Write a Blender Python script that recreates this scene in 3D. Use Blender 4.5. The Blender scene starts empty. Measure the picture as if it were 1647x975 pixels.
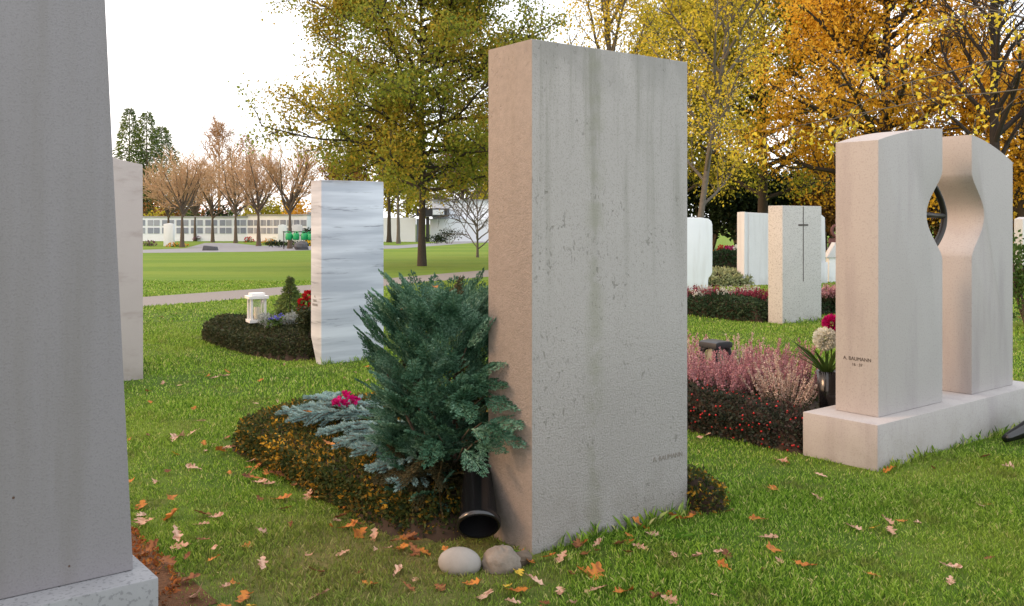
import bpy, bmesh, math, random
import numpy as np
from mathutils import Vector, Matrix

C = bpy.context.scene.collection
SC = bpy.context.scene
rad = math.radians
# ---------------------------------------------------------------- camera, sky, sun, exposure
F0, HZ, CH = 1500.0, 358.0, 1.5            # focal length and horizon row of the photograph (px), eye height (m)
cam_d = bpy.data.cameras.new('camera'); cam = bpy.data.objects.new('camera', cam_d); C.objects.link(cam)
cam_d.sensor_fit = 'HORIZONTAL'; cam_d.sensor_width = 36; cam_d.lens = 36 * F0 / 1647
cam_d.shift_y = -(487.5 - HZ) / 1647
cam_d.clip_start = .05; cam_d.clip_end = 2000
cam.location = (0, 0, CH); cam.rotation_euler = (rad(90), 0, 0)
SC.camera = cam
SUN_EL, SUN_DIR = 27.0, Vector((-.98, -.2))
W = bpy.data.worlds.new('World'); SC.world = W; W.use_nodes = True
nt = W.node_tree; bg = nt.nodes['Background']
sky = nt.nodes.new('ShaderNodeTexSky'); sky.sky_type = 'NISHITA'; sky.sun_disc = False
sky.sun_elevation = rad(SUN_EL); sky.sun_rotation = math.atan2(SUN_DIR.x, SUN_DIR.y)
sky.air_density = 1.0; sky.dust_density = 4.0; sky.ozone_density = 1.0; sky.altitude = 300
# thin bright overcast veil over the clear sky, warmer on the side of the low sun
tc = nt.nodes.new('ShaderNodeTexCoord'); dt = nt.nodes.new('ShaderNodeVectorMath'); dt.operation = 'DOT_PRODUCT'
nt.links.new(tc.outputs['Generated'], dt.inputs[0]); dt.inputs[1].default_value = (-.98, -.10, -.1)
vr = nt.nodes.new('ShaderNodeValToRGB'); mr = nt.nodes.new('ShaderNodeMapRange'); mr.inputs[1].default_value = -1; mr.inputs[2].default_value = 1
nt.links.new(dt.outputs['Value'], mr.inputs[0]); nt.links.new(mr.outputs[0], vr.inputs[0])
el_ = vr.color_ramp.elements; el_[0].position = .05; el_[0].color = (.90, .95, 1.0, 1); el_[1].position = .95; el_[1].color = (.86, .50, .30, 1)
e3 = el_.new(.55); e3.color = (.92, .92, .93, 1)
sc_ = nt.nodes.new('ShaderNodeVectorMath'); sc_.operation = 'SCALE'; sc_.inputs['Scale'].default_value = 8.5; nt.links.new(vr.outputs[0], sc_.inputs[0])
mxw = nt.nodes.new('ShaderNodeMix'); mxw.data_type = 'RGBA'; mxw.inputs[0].default_value = .8
nt.links.new(sky.outputs[0], mxw.inputs[6]); nt.links.new(sc_.outputs[0], mxw.inputs[7]); nt.links.new(mxw.outputs[2], bg.inputs[0]); bg.inputs[1].default_value = .15
sd = bpy.data.lights.new('sun', 'SUN'); sun = bpy.data.objects.new('sun', sd); C.objects.link(sun)
sd.energy = .85; sd.angle = rad(16); sd.color = (1, .58, .31)
ce = math.cos(rad(SUN_EL)); dn = SUN_DIR.normalized()
sun.rotation_euler = Vector((dn.x * ce, dn.y * ce, math.sin(rad(SUN_EL)))).to_track_quat('Z', 'Y').to_euler()
sun.location = (-20, -4, 12)
vs = SC.view_settings; vs.view_transform = 'Standard'; vs.look = 'None'; vs.gamma = 1; vs.use_curve_mapping = False
vs.exposure = 1.0
SC.cycles.max_bounces = 6; SC.cycles.transparent_max_bounces = 8

# ---------------------------------------------------------------- helpers
def G(x, y, z=0.0):                        # ground point seen at a pixel of the photograph
    d = F0 * (CH - z) / (y - HZ); return Vector(((x - 823.5) / F0 * d, d, z))
def PD(x, y, d):                           # point at a known distance
    return Vector(((x - 823.5) / F0 * d, d, CH - (y - HZ) / F0 * d))
def unit(a): return a / np.maximum(np.linalg.norm(a, axis=-1, keepdims=True), 1e-9)

class Geo:
    def __init__(s): s.V = []; s.F = []; s.n = 0
    def add(s, V, Fs):
        V = np.asarray(V, dtype=np.float64).reshape(-1, 3)
        if not isinstance(Fs, list): Fs = [Fs]
        for f in Fs:
            f = np.asarray(f, dtype=np.int64)
            if f.size: s.F.append(f + s.n)
        s.V.append(V); s.n += len(V); return s
    def box(s, x0, x1, y0, y1, z0, z1):
        V = [(x, y, z) for z in (z0, z1) for y in (y0, y1) for x in (x0, x1)]
        return s.add(V, np.array([(0, 2, 3, 1), (4, 5, 7, 6), (0, 1, 5, 4), (2, 6, 7, 3), (0, 4, 6, 2), (1, 3, 7, 5)]))
    def tube(s, pts, r, k=6, cap=False):
        pts = np.asarray(pts, float); n = len(pts); r = np.broadcast_to(np.asarray(r, float), (n,))
        t = unit(np.gradient(pts, axis=0)); ref = np.array([.31, .22, .92]) if abs(t[0][2]) < .9 else np.array([.95, .3, .1])
        a = unit(np.cross(t, ref)); b = np.cross(t, a)
        ang = np.arange(k) * 2 * math.pi / k
        V = pts[:, None] + r[:, None, None] * (a[:, None] * np.cos(ang)[None, :, None] + b[:, None] * np.sin(ang)[None, :, None])
        i = np.arange(n - 1)[:, None] * k; j = np.arange(k)[None]; j2 = (j + 1) % k
        Fq = np.stack([i + j, i + j2, i + k + j2, i + k + j], -1).reshape(-1, 4)
        Fs = [Fq]
        if cap: Fs += [np.array([list(range(k))[::-1]]), np.array([[(n - 1) * k + q for q in range(k)]])]
        return s.add(V.reshape(-1, 3), Fs)
    def ball(s, c, rx, ry=None, rz=None, seg=10, rings=7, jit=0, rng=None):
        ry = ry or rx; rz = rz or rx
        th = np.linspace(0, math.pi, rings + 1)[1:-1]; ph = np.arange(seg) * 2 * math.pi / seg
        V = [(0, 0, 1)] + [(math.sin(t) * math.cos(p), math.sin(t) * math.sin(p), math.cos(t)) for t in th for p in ph] + [(0, 0, -1)]
        V = np.array(V)
        if jit: V = V * (1 + rng.uniform(-jit, jit, (len(V), 1)))
        V = V * np.array([rx, ry, rz]) + np.array(c)
        m = len(th); q = []; t3 = []
        for j in range(seg):
            t3.append((0, 1 + j, 1 + (j + 1) % seg))
            for i in range(m - 1):
                a = 1 + i * seg
                q.append((a + j, a + seg + j, a + seg + (j + 1) % seg, a + (j + 1) % seg))
            a = 1 + (m - 1) * seg; t3.append((a + j, len(V) - 1, a + (j + 1) % seg))
        return s.add(V, [np.array(q), np.array(t3)])
    def lathe(s, prof, k=24, c=(0, 0, 0), M=None):
        V = np.array([(r * math.cos(a), r * math.sin(a), z) for r, z in prof for a in np.arange(k) * 2 * math.pi / k])
        if M is not None: V = V @ np.array(M.to_3x3()).T
        V = V + np.array(c); n = len(prof)
        return s.add(V, np.array([(i * k + j, i * k + (j + 1) % k, (i + 1) * k + (j + 1) % k, (i + 1) * k + j) for i in range(n - 1) for j in range(k)]))
    def build(s, name, mat, parent=None, smooth=False, loc=None, rz=0):
        me = bpy.data.meshes.new(name)
        V = np.concatenate(s.V); me.vertices.add(len(V)); me.vertices.foreach_set('co', V.astype(np.float32).ravel())
        tot = np.concatenate([np.full(len(f), f.shape[1]) for f in s.F]); lv = np.concatenate([f.ravel() for f in s.F])
        me.loops.add(len(lv)); me.loops.foreach_set('vertex_index', lv.astype(np.int32))
        me.polygons.add(len(tot)); st = np.concatenate([[0], np.cumsum(tot)[:-1]])
        me.polygons.foreach_set('loop_start', st.astype(np.int32)); me.polygons.foreach_set('loop_total', tot.astype(np.int32))
        me.polygons.foreach_set('use_smooth', np.full(len(tot), smooth))
        me.update(calc_edges=True); me.validate()
        if mat: me.materials.append(mat)
        o = bpy.data.objects.new(name, me); C.objects.link(o)
        if parent: o.parent = parent
        if loc is not None: o.location = loc
        o.rotation_euler.z = rz
        return o

def tag(o, label, cat, group=None, kind=None):
    if label: o['label'] = label
    if cat: o['category'] = cat
    if group: o['group'] = group
    if kind: o['kind'] = kind
    return o
def thing(name, label, cat, loc=(0, 0, 0), rz=0, group=None):
    o = bpy.data.objects.new(name, None); C.objects.link(o); o.location = loc; o.rotation_euler.z = rz
    o.empty_display_size = .1
    return tag(o, label, cat, group)
def dup(o, loc, rz=0, label=None, group=None, scale=None):
    r = o.copy(); C.objects.link(r); r.location = loc; r.rotation_euler.z = rz
    if scale: r.scale = (scale,) * 3
    if label: r['label'] = label
    if group: r['group'] = group
    for ch in o.children:
        c = ch.copy(); C.objects.link(c); c.parent = r
        for g in ch.children:
            d = g.copy(); C.objects.link(d); d.parent = c
    return r

def prism(name, prof, y0, y1, mat, parent=None, bev=.006, axis='xz'):
    """outline in x,z pushed along y (axis 'xz') or in y,z pushed along x (axis 'yz'), edges rounded"""
    bm = bmesh.new()
    if axis == 'xz':
        a = [bm.verts.new((x, y0, z)) for x, z in prof]; b = [bm.verts.new((x, y1, z)) for x, z in prof]
    else:
        a = [bm.verts.new((y0, x, z)) for x, z in prof]; b = [bm.verts.new((y1, x, z)) for x, z in prof]
    n = len(prof); bm.faces.new(a); bm.faces.new(b[::-1])
    for i in range(n): bm.faces.new((a[i], b[i], b[(i + 1) % n], a[(i + 1) % n]))
    bmesh.ops.recalc_face_normals(bm, faces=bm.faces)
    if bev:
        bm.edges.ensure_lookup_table()
        ed = [e for e in bm.edges if e.calc_face_angle(0) > rad(28)]
        bmesh.ops.bevel(bm, geom=ed, offset=bev, segments=2, affect='EDGES', profile=.6, clamp_overlap=True)
    me = bpy.data.meshes.new(name); bm.to_mesh(me); bm.free(); me.materials.append(mat)
    for p in me.polygons: p.use_smooth = True
    o = bpy.data.objects.new(name, me); C.objects.link(o)
    if parent: o.parent = parent
    me.set_sharp_from_angle(angle=rad(40))
    return o
def rect(x0, x1, z0, z1): return [(x0, z0), (x1, z0), (x1, z1), (x0, z1)]

# ---------------------------------------------------------------- materials
class NT:
    def __init__(s, name):
        s.m = bpy.data.materials.new(name); s.m.use_nodes = True; s.t = s.m.node_tree
        s.bsdf = s.t.nodes['Principled BSDF']; s.out = s.t.nodes['Material Output']
        s.co = s.N('ShaderNodeTexCoord').outputs['Object']
    def N(s, typ, **kw):
        n = s.t.nodes.new(typ)
        for k, v in kw.items(): setattr(n, k, v)
        return n
    def put(s, sock, v):
        if isinstance(v, (int, float)): sock.default_value = v
        elif isinstance(v, (tuple, list)): sock.default_value = (*v, 1) if len(v) == 3 and sock.type == 'RGBA' else v
        else: s.t.links.new(v, sock)
    def scaled(s, sc, loc=(0, 0, 0), rot=(0, 0, 0)):
        m = s.N('ShaderNodeMapping'); s.put(m.inputs[0], s.co); m.inputs['Scale'].default_value = sc; m.inputs['Location'].default_value = loc; m.inputs['Rotation'].default_value = rot
        return m.outputs[0]
    def noise(s, scale, detail=4, vec=None, rough=.55, dist=0):
        n = s.N('ShaderNodeTexNoise'); s.put(n.inputs['Vector'], vec if vec is not None else s.co)
        n.inputs['Scale'].default_value = scale; n.inputs['Detail'].default_value = detail; n.inputs['Roughness'].default_value = rough; n.inputs['Distortion'].default_value = dist
        return n.outputs[0]
    def vor(s, scale, vec=None, feature='F1', out=0):
        n = s.N('ShaderNodeTexVoronoi', feature=feature); s.put(n.inputs['Vector'], vec if vec is not None else s.co); n.inputs['Scale'].default_value = scale
        return n.outputs[out]
    def rmp(s, v, a, b, lo=0., hi=1.):
        n = s.N('ShaderNodeMapRange', interpolation_type='SMOOTHSTEP'); s.put(n.inputs[0], v)
        for i, q in enumerate((a, b, lo, hi)): n.inputs[1 + i].default_value = q
        return n.outputs[0]
    def ramp(s, v, stops):
        n = s.N('ShaderNodeValToRGB'); s.put(n.inputs[0], v); e = n.color_ramp.elements
        while len(e) < len(stops): e.new(.5)
        for el, (p, c) in zip(e, stops): el.position = p; el.color = (*c, 1)
        return n.outputs[0]
    def mix(s, f, a, b, mode='MIX'):
        n = s.N('ShaderNodeMix', data_type='RGBA', blend_type=mode); s.put(n.inputs[0], f); s.put(n.inputs[6], a); s.put(n.inputs[7], b); return n.outputs[2]
    def mth(s, op, a, b=0.):
        n = s.N('ShaderNodeMath', operation=op); s.put(n.inputs[0], a); s.put(n.inputs[1], b); return n.outputs[0]
    def sep(s):
        n = s.N('ShaderNodeSeparateXYZ'); s.put(n.inputs[0], s.co); return n.outputs
    def fin(s, col, rough=.8, height=None, bs=.3, bd=.01, spec=.3, metal=0):
        s.put(s.bsdf.inputs['Base Color'], col); s.put(s.bsdf.inputs['Roughness'], rough)
        s.bsdf.inputs['Specular IOR Level'].default_value = spec; s.bsdf.inputs['Metallic'].default_value = metal
        if height is not None:
            b = s.N('ShaderNodeBump'); b.inputs['Strength'].default_value = bs; b.inputs['Distance'].default_value = bd
            s.put(b.inputs['Height'], height); s.t.links.new(b.outputs[0], s.bsdf.inputs['Normal'])
        return s.m
    def leaf(s, col, transl=.35, rough=.6):
        s.put(s.bsdf.inputs['Base Color'], col); s.bsdf.inputs['Roughness'].default_value = rough; s.bsdf.inputs['Specular IOR Level'].default_value = .10
        tr = s.N('ShaderNodeBsdfTranslucent'); s.put(tr.inputs[0], col); mx = s.N('ShaderNodeMixShader'); mx.inputs[0].default_value = transl
        s.t.links.new(s.bsdf.outputs[0], mx.inputs[1]); s.t.links.new(tr.outputs[0], mx.inputs[2]); s.t.links.new(mx.outputs[0], s.out.inputs[0])
        return s.m
    def isl(s): return s.N('ShaderNodeNewGeometry').outputs['Random Per Island']

def plain(name, col, rough=.6, var=.12, scale=12, metal=0, spec=.4):
    n = NT(name); f = n.noise(scale)
    return n.fin(n.mix(f, tuple(c * (1 - var) for c in col), tuple(min(1, c * (1 + var)) for c in col)), rough, metal=metal, spec=spec)
def leafmat(name, cols, transl=.35, clump=0.0, cscale=1.5, rough=.6):
    n = NT(name); v = n.isl()
    if clump: v = n.mth('ADD', n.mth('MULTIPLY', v, 1 - clump), n.mth('MULTIPLY', n.rmp(n.noise(cscale, 2), .3, .7), clump))
    k = len(cols); return n.leaf(n.ramp(v, [(i / max(1, k - 1), c) for i, c in enumerate(cols)]), transl, rough)

def stone_main():
    n = NT('weathered_limestone'); x, y, z = n.sep()
    base = n.mix(n.noise(2.2, 5), (.305, .29, .28), (.37, .353, .342))
    base = n.mix(n.mth('MULTIPLY', n.rmp(n.noise(150, 4, None, .75), .5, .68), .6), base, (.17, .155, .14))
    # green algae streaks washed down from the top
    st = n.noise(1, 5, n.scaled((11, 11, .55)), .65); top = n.rmp(z, .7, 2.3)
    base = n.mix(n.mth('MULTIPLY', n.mth('MULTIPLY', n.rmp(st, .46, .70), top), .6), base, (.155, .155, .125))
    cx = n.mth('ABSOLUTE', n.mth('ADD', x, .13)); band = n.mth('MULTIPLY', n.rmp(cx, .0, .09, 1, 0), n.rmp(n.noise(9, 4), .38, .62))
    base = n.mix(n.mth('MULTIPLY', band, .4), base, (.185, .19, .13))
    base = n.mix(n.mth('MULTIPLY', n.rmp(z, 2.0, 2.34), n.mth('MULTIPLY', n.rmp(n.noise(5, 4), .3, .65), .6)), base, (.20, .195, .185))
    # pores and scratches of the sawn face
    wv = n.noise(48, 2, n.scaled((1, 1, .6)), .5, .6); cl = n.rmp(n.noise(4.2, 3), .47, .62)
    pit = n.mth('MULTIPLY', n.rmp(wv, .60, .70), cl)
    base = n.mix(n.mth('MULTIPLY', pit, .5), base, (.13, .125, .11))
    # dirt at the foot
    base = n.mix(n.mth('MULTIPLY', n.rmp(z, .42, .0), n.mth('MULTIPLY', n.rmp(n.noise(6, 5), .35, .7), .45)), base, (.17, .155, .125))
    # the two narrow ends are left rough-split; warm sunlight is painted into their colour
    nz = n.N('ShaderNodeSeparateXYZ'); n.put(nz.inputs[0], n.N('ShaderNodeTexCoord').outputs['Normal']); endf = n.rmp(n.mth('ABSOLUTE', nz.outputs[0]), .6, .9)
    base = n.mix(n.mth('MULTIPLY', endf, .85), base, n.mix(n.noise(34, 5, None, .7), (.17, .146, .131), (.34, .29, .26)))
    low = n.mth('MAXIMUM', n.rmp(z, 1.25, .35), n.mth('MULTIPLY', endf, n.rmp(z, 2.2, 1.0))); low = n.mth('ADD', n.mth('MULTIPLY', low, .9), .1)
    pk = n.rmp(n.noise(105, 4, None, .7), .34, .62)
    base = n.mix(n.mth('MULTIPLY', n.mth('MULTIPLY', n.rmp(pk, .35, .0), low), .45), base, (.2, .185, .16))
    h = n.mth('SUBTRACT', n.mth('MULTIPLY', pk, low), n.mth('MULTIPLY', pit, .7))
    return n.fin(base, .88, h, .6, .005)
def stone(name, a, b, speck=None, sp=(.55, .62), scale=3, fine=90, fs=.3, bs=.3, streak=None, sscale=(8, 8, .5), sf=.6, spots=None):
    n = NT(name); base = n.mix(n.noise(scale, 5), a, b)
    fn = n.noise(fine, 3)
    if speck: base = n.mix(n.mth('MULTIPLY', n.rmp(fn, *sp), fs), base, speck)
    if streak: base = n.mix(n.mth('MULTIPLY', n.rmp(n.noise(1, 5, n.scaled(sscale), .6), .5, .75), sf), base, streak)
    if spots: base = n.mix(n.mth('MULTIPLY', n.rmp(n.vor(16), .09, .05), n.rmp(n.noise(6, 2), .55, .62)), base, spots)
    z = n.sep()[2]
    base = n.mix(n.mth('MULTIPLY', n.rmp(z, .3, .0), n.mth('MULTIPLY', n.rmp(n.noise(7, 4), .35, .7), .3)), base, (.2, .18, .14))
    return n.fin(base, .85, fn, bs, .004)
def marble():
    n = NT('banded_marble'); x, y, z = n.sep()
    wob = n.noise(2.5, 4, n.scaled((.6, 1, 1))); zz = n.mth('ADD', z, n.mth('MULTIPLY', wob, .05))
    cm = n.N('ShaderNodeCombineXYZ'); n.put(cm.inputs[2], n.mth('MULTIPLY', zz, 4.2)); n.put(cm.inputs[0], n.mth('MULTIPLY', x, .35)); n.put(cm.inputs[1], n.mth('MULTIPLY', y, .35))
    b1 = n.noise(1, 4, cm.outputs[0], .6)
    base = n.mix(n.rmp(b1, .34, .62), (.56, .595, .66), (.34, .37, .43))
    cm2 = n.N('ShaderNodeCombineXYZ'); n.put(cm2.inputs[2], n.mth('MULTIPLY', zz, 8.)); n.put(cm2.inputs[0], n.mth('MULTIPLY', x, .5)); n.put(cm2.inputs[1], n.mth('MULTIPLY', y, .5))
    b2 = n.noise(1, 6, cm2.outputs[0], .75)
    base = n.mix(n.mth('MULTIPLY', n.rmp(b2, .55, .64), .75), base, (.13, .14, .165))
    base = n.mix(n.mth('MULTIPLY', n.rmp(z, 1.86, 1.98), n.mth('MULTIPLY', n.rmp(n.noise(5, 4), .3, .6), .5)), base, (.30, .27, .24))
    return n.fin(base, .55, n.noise(80, 3), .12, .003)
M = {}
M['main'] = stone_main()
M['left'] = stone('grey_sandstone', (.20, .187, .197), (.24, .226, .236), (.14, .128, .138), fs=.3, scale=1.6, fine=140, spots=(.08, .045, .03), streak=(.17, .155, .145), sscale=(5, 5, .3), sf=.5)
M['left_plinth'] = stone('polished_grey_granite', (.20, .20, .21), (.29, .29, .30), (.10, .10, .11), scale=8, fine=60, fs=.5)
M['vein'] = stone('pale_veined_stone', (.37, .32, .305), (.45, .395, .375), None, streak=(.27, .22, .20), sscale=(3, 3, 9), sf=.55, scale=2)
M['marble'] = marble()
M['mon'] = stone('pale_sandstone', (.33, .312, .305), (.385, .368, .362), (.225, .205, .20), fs=.3, scale=2, streak=(.225, .20, .215), sscale=(4, 4, .6), sf=.45)
M['cross'] = stone('speckled_granite', (.42, .415, .40), (.50, .49, .475), (.2, .19, .18), sp=(.54, .62), fine=55, fs=.6)
M['white'] = stone('white_marble', (.66, .69, .73), (.72, .75, .79), None, streak=(.5, .5, .5), sscale=(5, 5, .6), sf=.4)
M['pale'] = stone('pale_grey_stone', (.52, .53, .56), (.60, .61, .64), (.4, .4, .4), streak=(.4, .4, .42), sscale=(6, 6, .5), sf=.5)
M['engrave'] = plain('dark_lettering', (.07, .06, .055), .9)
M['faint'] = plain('faint_lettering', (.2, .18, .16), .9)
M['bronze'] = plain('dark_bronze', (.035, .03, .028), .45, metal=.6)
M['black'] = plain('black_plastic', (.006, .0065, .008), .16, spec=.6)
M['inside'] = plain('dark_vase_inside', (.004, .004, .005), .4)
M['blackmetal'] = plain('black_iron', (.02, .022, .026), .45)
M['whitemetal'] = plain('white_lacquer', (.74, .73, .72), .4)
n = NT('clear_glass'); n.fin((.9, .92, .9), .08); n.bsdf.inputs['Transmission Weight'].default_value = .85; n.bsdf.inputs['IOR'].default_value = 1.1; M['glass'] = n.m
M['candle'] = plain('candle_wax', (.7, .62, .45), .5)
M['redwax'] = plain('red_candle', (.45, .02, .02), .4)
M['bark'] = plain('oak_bark', (.045, .036, .028), .95, .4, 20)
M['bark2'] = plain('brown_bark', (.10, .075, .055), .95, .35, 20)
M['twig'] = plain('reddish_twigs', (.42, .265, .145), .9, .35, 6)
M['barkgrey'] = plain('grey_birch_bark', (.11, .098, .082), .95, .4, 15)
M['barkdark'] = plain('dark_bark', (.03, .024, .022), .95, .3, 10)
M['soil'] = plain('dark_soil', (.035, .022, .014), 1, .4, 25)
M['soilred'] = plain('bark_mulch', (.09, .04, .022), 1, .5, 40)
n = NT('leafy_mulch'); M['litter'] = n.fin(n.mix(n.noise(45, 6, None, .8), (.02, .014, .008), (.20, .085, .035)), 1, n.noise(60, 4), 1, .02)
M['white_wall'] = plain('white_render', (.72, .76, .82), .8, .05, 4)
M['coping'] = plain('grey_coping', (.3, .3, .31), .8)
n = NT('urn_panel'); oi = n.N('ShaderNodeObjectInfo').outputs['Random']; M['niche'] = n.fin(n.mix(n.noise(7, 3), n.mix(oi, (.13, .16, .23), (.30, .33, .40)), n.mix(oi, (.22, .25, .32), (.36, .38, .43))), .4)
M['dark'] = plain('dark_metal', (.03, .03, .035), .6)
M['greycan'] = plain('grey_concrete', (.35, .35, .36), .8)
M['greenplastic'] = plain('green_plastic', (.01, .30, .10), .35)
M['rockdark'] = plain('dark_rock', (.07, .075, .085), .8, .3, 8)
M['pinkred'] = plain('red_sandstone', (.12, .05, .05), .8)

# ---------------------------------------------------------------- frames used by the grave rows
TH = math.atan2(.625, .78); U = np.array([.78, .625]) / math.hypot(.78, .625); Vv = np.array([-U[1], U[0]])
THM = math.atan2(.6, .8)
class Fr:
    def __init__(s, o, th): s.o = np.array([o[0], o[1]], float); s.th = th; s.u = np.array([math.cos(th), math.sin(th)]); s.v = np.array([-math.sin(th), math.cos(th)])
    def w(s, a, b, z=0): p = s.o + s.u * a + s.v * b; return Vector((p[0], p[1], z))
    def loc(s, X, Y): dx = X - s.o[0]; dy = Y - s.o[1]; return dx * s.u[0] + dy * s.u[1], dx * s.v[0] + dy * s.v[1]
FM = Fr((.09, 4.206), THM)                       # tall slab: near corner
FL = Fr((-1.36, 3.354), TH)                      # left slab: right front corner
F2 = Fr((-3.53, 8.93), TH)                       # veined slab: right front corner
FB = Fr((-2.01, 9.83), TH)                       # banded marble: near corner
FN = Fr((2.20, 5.61), TH)                        # twin pillar monument plinth: near corner
FC = Fr((3.98, 13.72), math.atan2(.6, .8))       # cross stone: near corner
excl = []                                        # (frame, u0, u1, v0, v1) kept free of grass
def vnoise(x, y, sc, seed):
    r = np.random.default_rng(seed).random((64, 64)); X = np.asarray(x) * sc; Y = np.asarray(y) * sc
    i = np.floor(X).astype(int); j = np.floor(Y).astype(int); fx = X - i; fy = Y - j; fx = fx * fx * (3 - 2 * fx); fy = fy * fy * (3 - 2 * fy)
    g = lambda a, b: r[a % 64, b % 64]
    return (g(i, j) * (1 - fx) + g(i + 1, j) * fx) * (1 - fy) + (g(i, j + 1) * (1 - fx) + g(i + 1, j + 1) * fx) * fy

# ---------------------------------------------------------------- ground
def lawn_colour(n, blade):
    big = n.noise(.55, 4); mid = n.noise(3.5, 4)
    if blade: c = n.ramp(n.isl(), [(0, (.035, .09, .010)), (.3, (.10, .21, .022)), (.62, (.225, .37, .04)), (.87, (.32, .48, .08)), (1, (.58, .52, .24))])
    else: c = n.mix(n.noise(28, 6, None, .75), (.022, .045, .008), (.095, .16, .022))
    c = n.mix(n.mth('MULTIPLY', n.rmp(big, .46, .66), .35), c, (.24, .29, .05))
    c = n.mix(n.mth('MULTIPLY', n.rmp(mid, .54, .70), .45), c, (.11, .10, .035))
    # worn mossy brown turf left of the tall slab
    ds = n.N('ShaderNodeVectorMath', operation='DISTANCE'); n.put(ds.inputs[0], n.co); ds.inputs[1].default_value = (-.62, 4.15, 0)
    w = n.mth('MULTIPLY', n.rmp(n.mth('ADD', ds.outputs['Value'], n.mth('MULTIPLY', mid, .8)), 1.55, .55), .7)
    c = n.mix(n.mth('MULTIPLY', w, 1.0 if not blade else .75), c, n.mix(n.noise(22, 5, None, .75), (.08, .06, .025), (.26, .20, .09)))
    # mown bands of the far lawn, with yellowish streaks of sunlight painted in
    far = n.rmp(n.sep()[1], 12, 22)
    if not blade: c = n.mix(far, c, n.mix(n.noise(3, 6, n.scaled((.5, 1, 1)), .7), (.075, .15, .02), (.17, .25, .035)))
    bd = n.noise(1, 5, n.scaled((.06, .30, 1), rot=(0, 0, .10)), .6)
    c = n.mix(n.mth('MULTIPLY', n.mth('MULTIPLY', n.rmp(bd, .42, .66), far), .4), c, (.24, .29, .05))
    return c
n = NT('lawn'); n.fin(lawn_colour(n, False), .95, n.noise(60, 4), .7, .03, .1); M['lawn'] = n.m
n = NT('grass_blades'); n.leaf(lawn_colour(n, True), .35, .55); M['grass'] = n.m
n = NT('gravel'); n.fin(n.mix(n.noise(40, 4), (.15, .135, .125), (.30, .275, .255)), .95, n.noise(90, 3), .5, .02); M['gravel'] = n.m
n = NT('asphalt_grey'); n.fin(n.mix(n.noise(12, 4), (.19, .195, .21), (.25, .255, .27)), .9, n.noise(60, 3), .3, .01); M['asphalt'] = n.m

g = Geo(); xs = np.concatenate([np.linspace(-400, -40, 10), np.linspace(-36, 36, 37), np.linspace(40, 400, 10)]); ys = np.concatenate([np.linspace(-60, -4, 6), np.linspace(-2, 80, 42), np.linspace(90, 700, 14)])
XX, YY = np.meshgrid(xs, ys); Vg = np.stack([XX, YY, np.zeros_like(XX)], -1).reshape(-1, 3); nx = len(xs)
i, j = np.meshgrid(np.arange(len(ys) - 1), np.arange(nx - 1), indexing='ij'); b0 = (i * nx + j).ravel()
g.add(Vg, np.stack([b0, b0 + 1, b0 + nx + 1, b0 + nx], -1))
tag(g.build('lawn', M['lawn']), None, None, kind='structure')
def strip(name, lo, up, mat, z=.004):
    g = Geo(); n = len(lo); V = [(p.x, p.y, z) for p in lo] + [(p.x, p.y, z) for p in up]
    g.add(V, np.array([(i, i + 1, n + i + 1, n + i) for i in range(n - 1)])); return tag(g.build(name, mat), None, None, kind='structure')
P_lo = [Vector((-14.6, 5.6, 0)), G(231, 494), G(400, 480), G(520, 469), Vector((-.9, 25.4, 0)), Vector((7.5, 38.0, 0)), Vector((13, 45, 0)), Vector((26, 58, 0))]
P_up = [Vector((-15.8, 7.2, 0)), G(231, 478), G(400, 466), G(520, 457), Vector((-2.2, 27.0, 0)), Vector((6.0, 40.5, 0)), Vector((11.5, 48, 0)), Vector((25, 62, 0))]
strip('gravel_path', P_lo, P_up, M['gravel'])
strip('asphalt_path', [G(-300, 408), G(231, 407), G(420, 405), G(520, 402), G(640, 400), G(760, 391), G(860, 388)], [G(-300, 401), G(231, 402), G(420, 395.5), G(520, 394), G(640, 395), G(740, 388), G(860, 385)], M['asphalt'])
strip('side_path', [G(300, 399), G(430, 397)], [G(330, 391), G(372, 391)], M['asphalt'], .008)

# ---------------------------------------------------------------- gravestones
def text_mesh(s, size, depth=.0008):
    cu = bpy.data.curves.new('lettering', 'FONT'); cu.body = s; cu.size = size; cu.extrude = depth; cu.align_x = 'CENTER'
    o = bpy.data.objects.new('lettering', cu); C.objects.link(o); bpy.context.view_layer.update()
    me = bpy.data.meshes.new_from_object(o.evaluated_get(bpy.context.evaluated_depsgraph_get())); bpy.data.objects.remove(o)
    me.name = 'lettering'; return me
def letters(s, size, mat, parent, loc, rot):
    me = text_mesh(s, size); me.materials.clear(); me.materials.append(mat)
    o = bpy.data.objects.new('lettering', me); C.objects.link(o); o.parent = parent; o.location = loc; o.rotation_euler = rot; return o

def flat_slab(name, label, fr, x0, x1, t, h, mat, bev=.006):
    cx = (x0 + x1) / 2; o = thing(name, label, 'gravestone', fr.w(cx, t / 2), fr.th)
    excl.append((fr, x0, x1, 0, t)); return o, cx
# tall slab in the middle
o, cx = flat_slab('gravestone', 'tall grey limestone slab with green streaks, towering in the middle beside the conifer shrub', FM, 0, 1.022, .342, 2.33, M['main'])
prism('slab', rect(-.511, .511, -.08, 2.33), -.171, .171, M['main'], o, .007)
letters('A. BAUMANN', .035, M['faint'], o, (.365, -.1722, .30), (rad(90), 0, 0))
# left slab on its plinth
o, cx = flat_slab('gravestone', 'plain grey slab on a granite plinth, nearest the camera at the left', FL, -.95, .0, .26, 2.6, M['left'])
hw = .475
prism('slab', [(-hw, .25), (hw, .25), (hw - .112, 2.62), (-hw + .05, 2.62)], -.13, .13, M['left'], o, .009)
prism('plinth', rect(-hw - .05, hw + .048, -.05, .249), -.254, .30, M['left_plinth'], o, .006)
excl.append((FL, -1.05, .05, -.13, .45))
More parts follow.
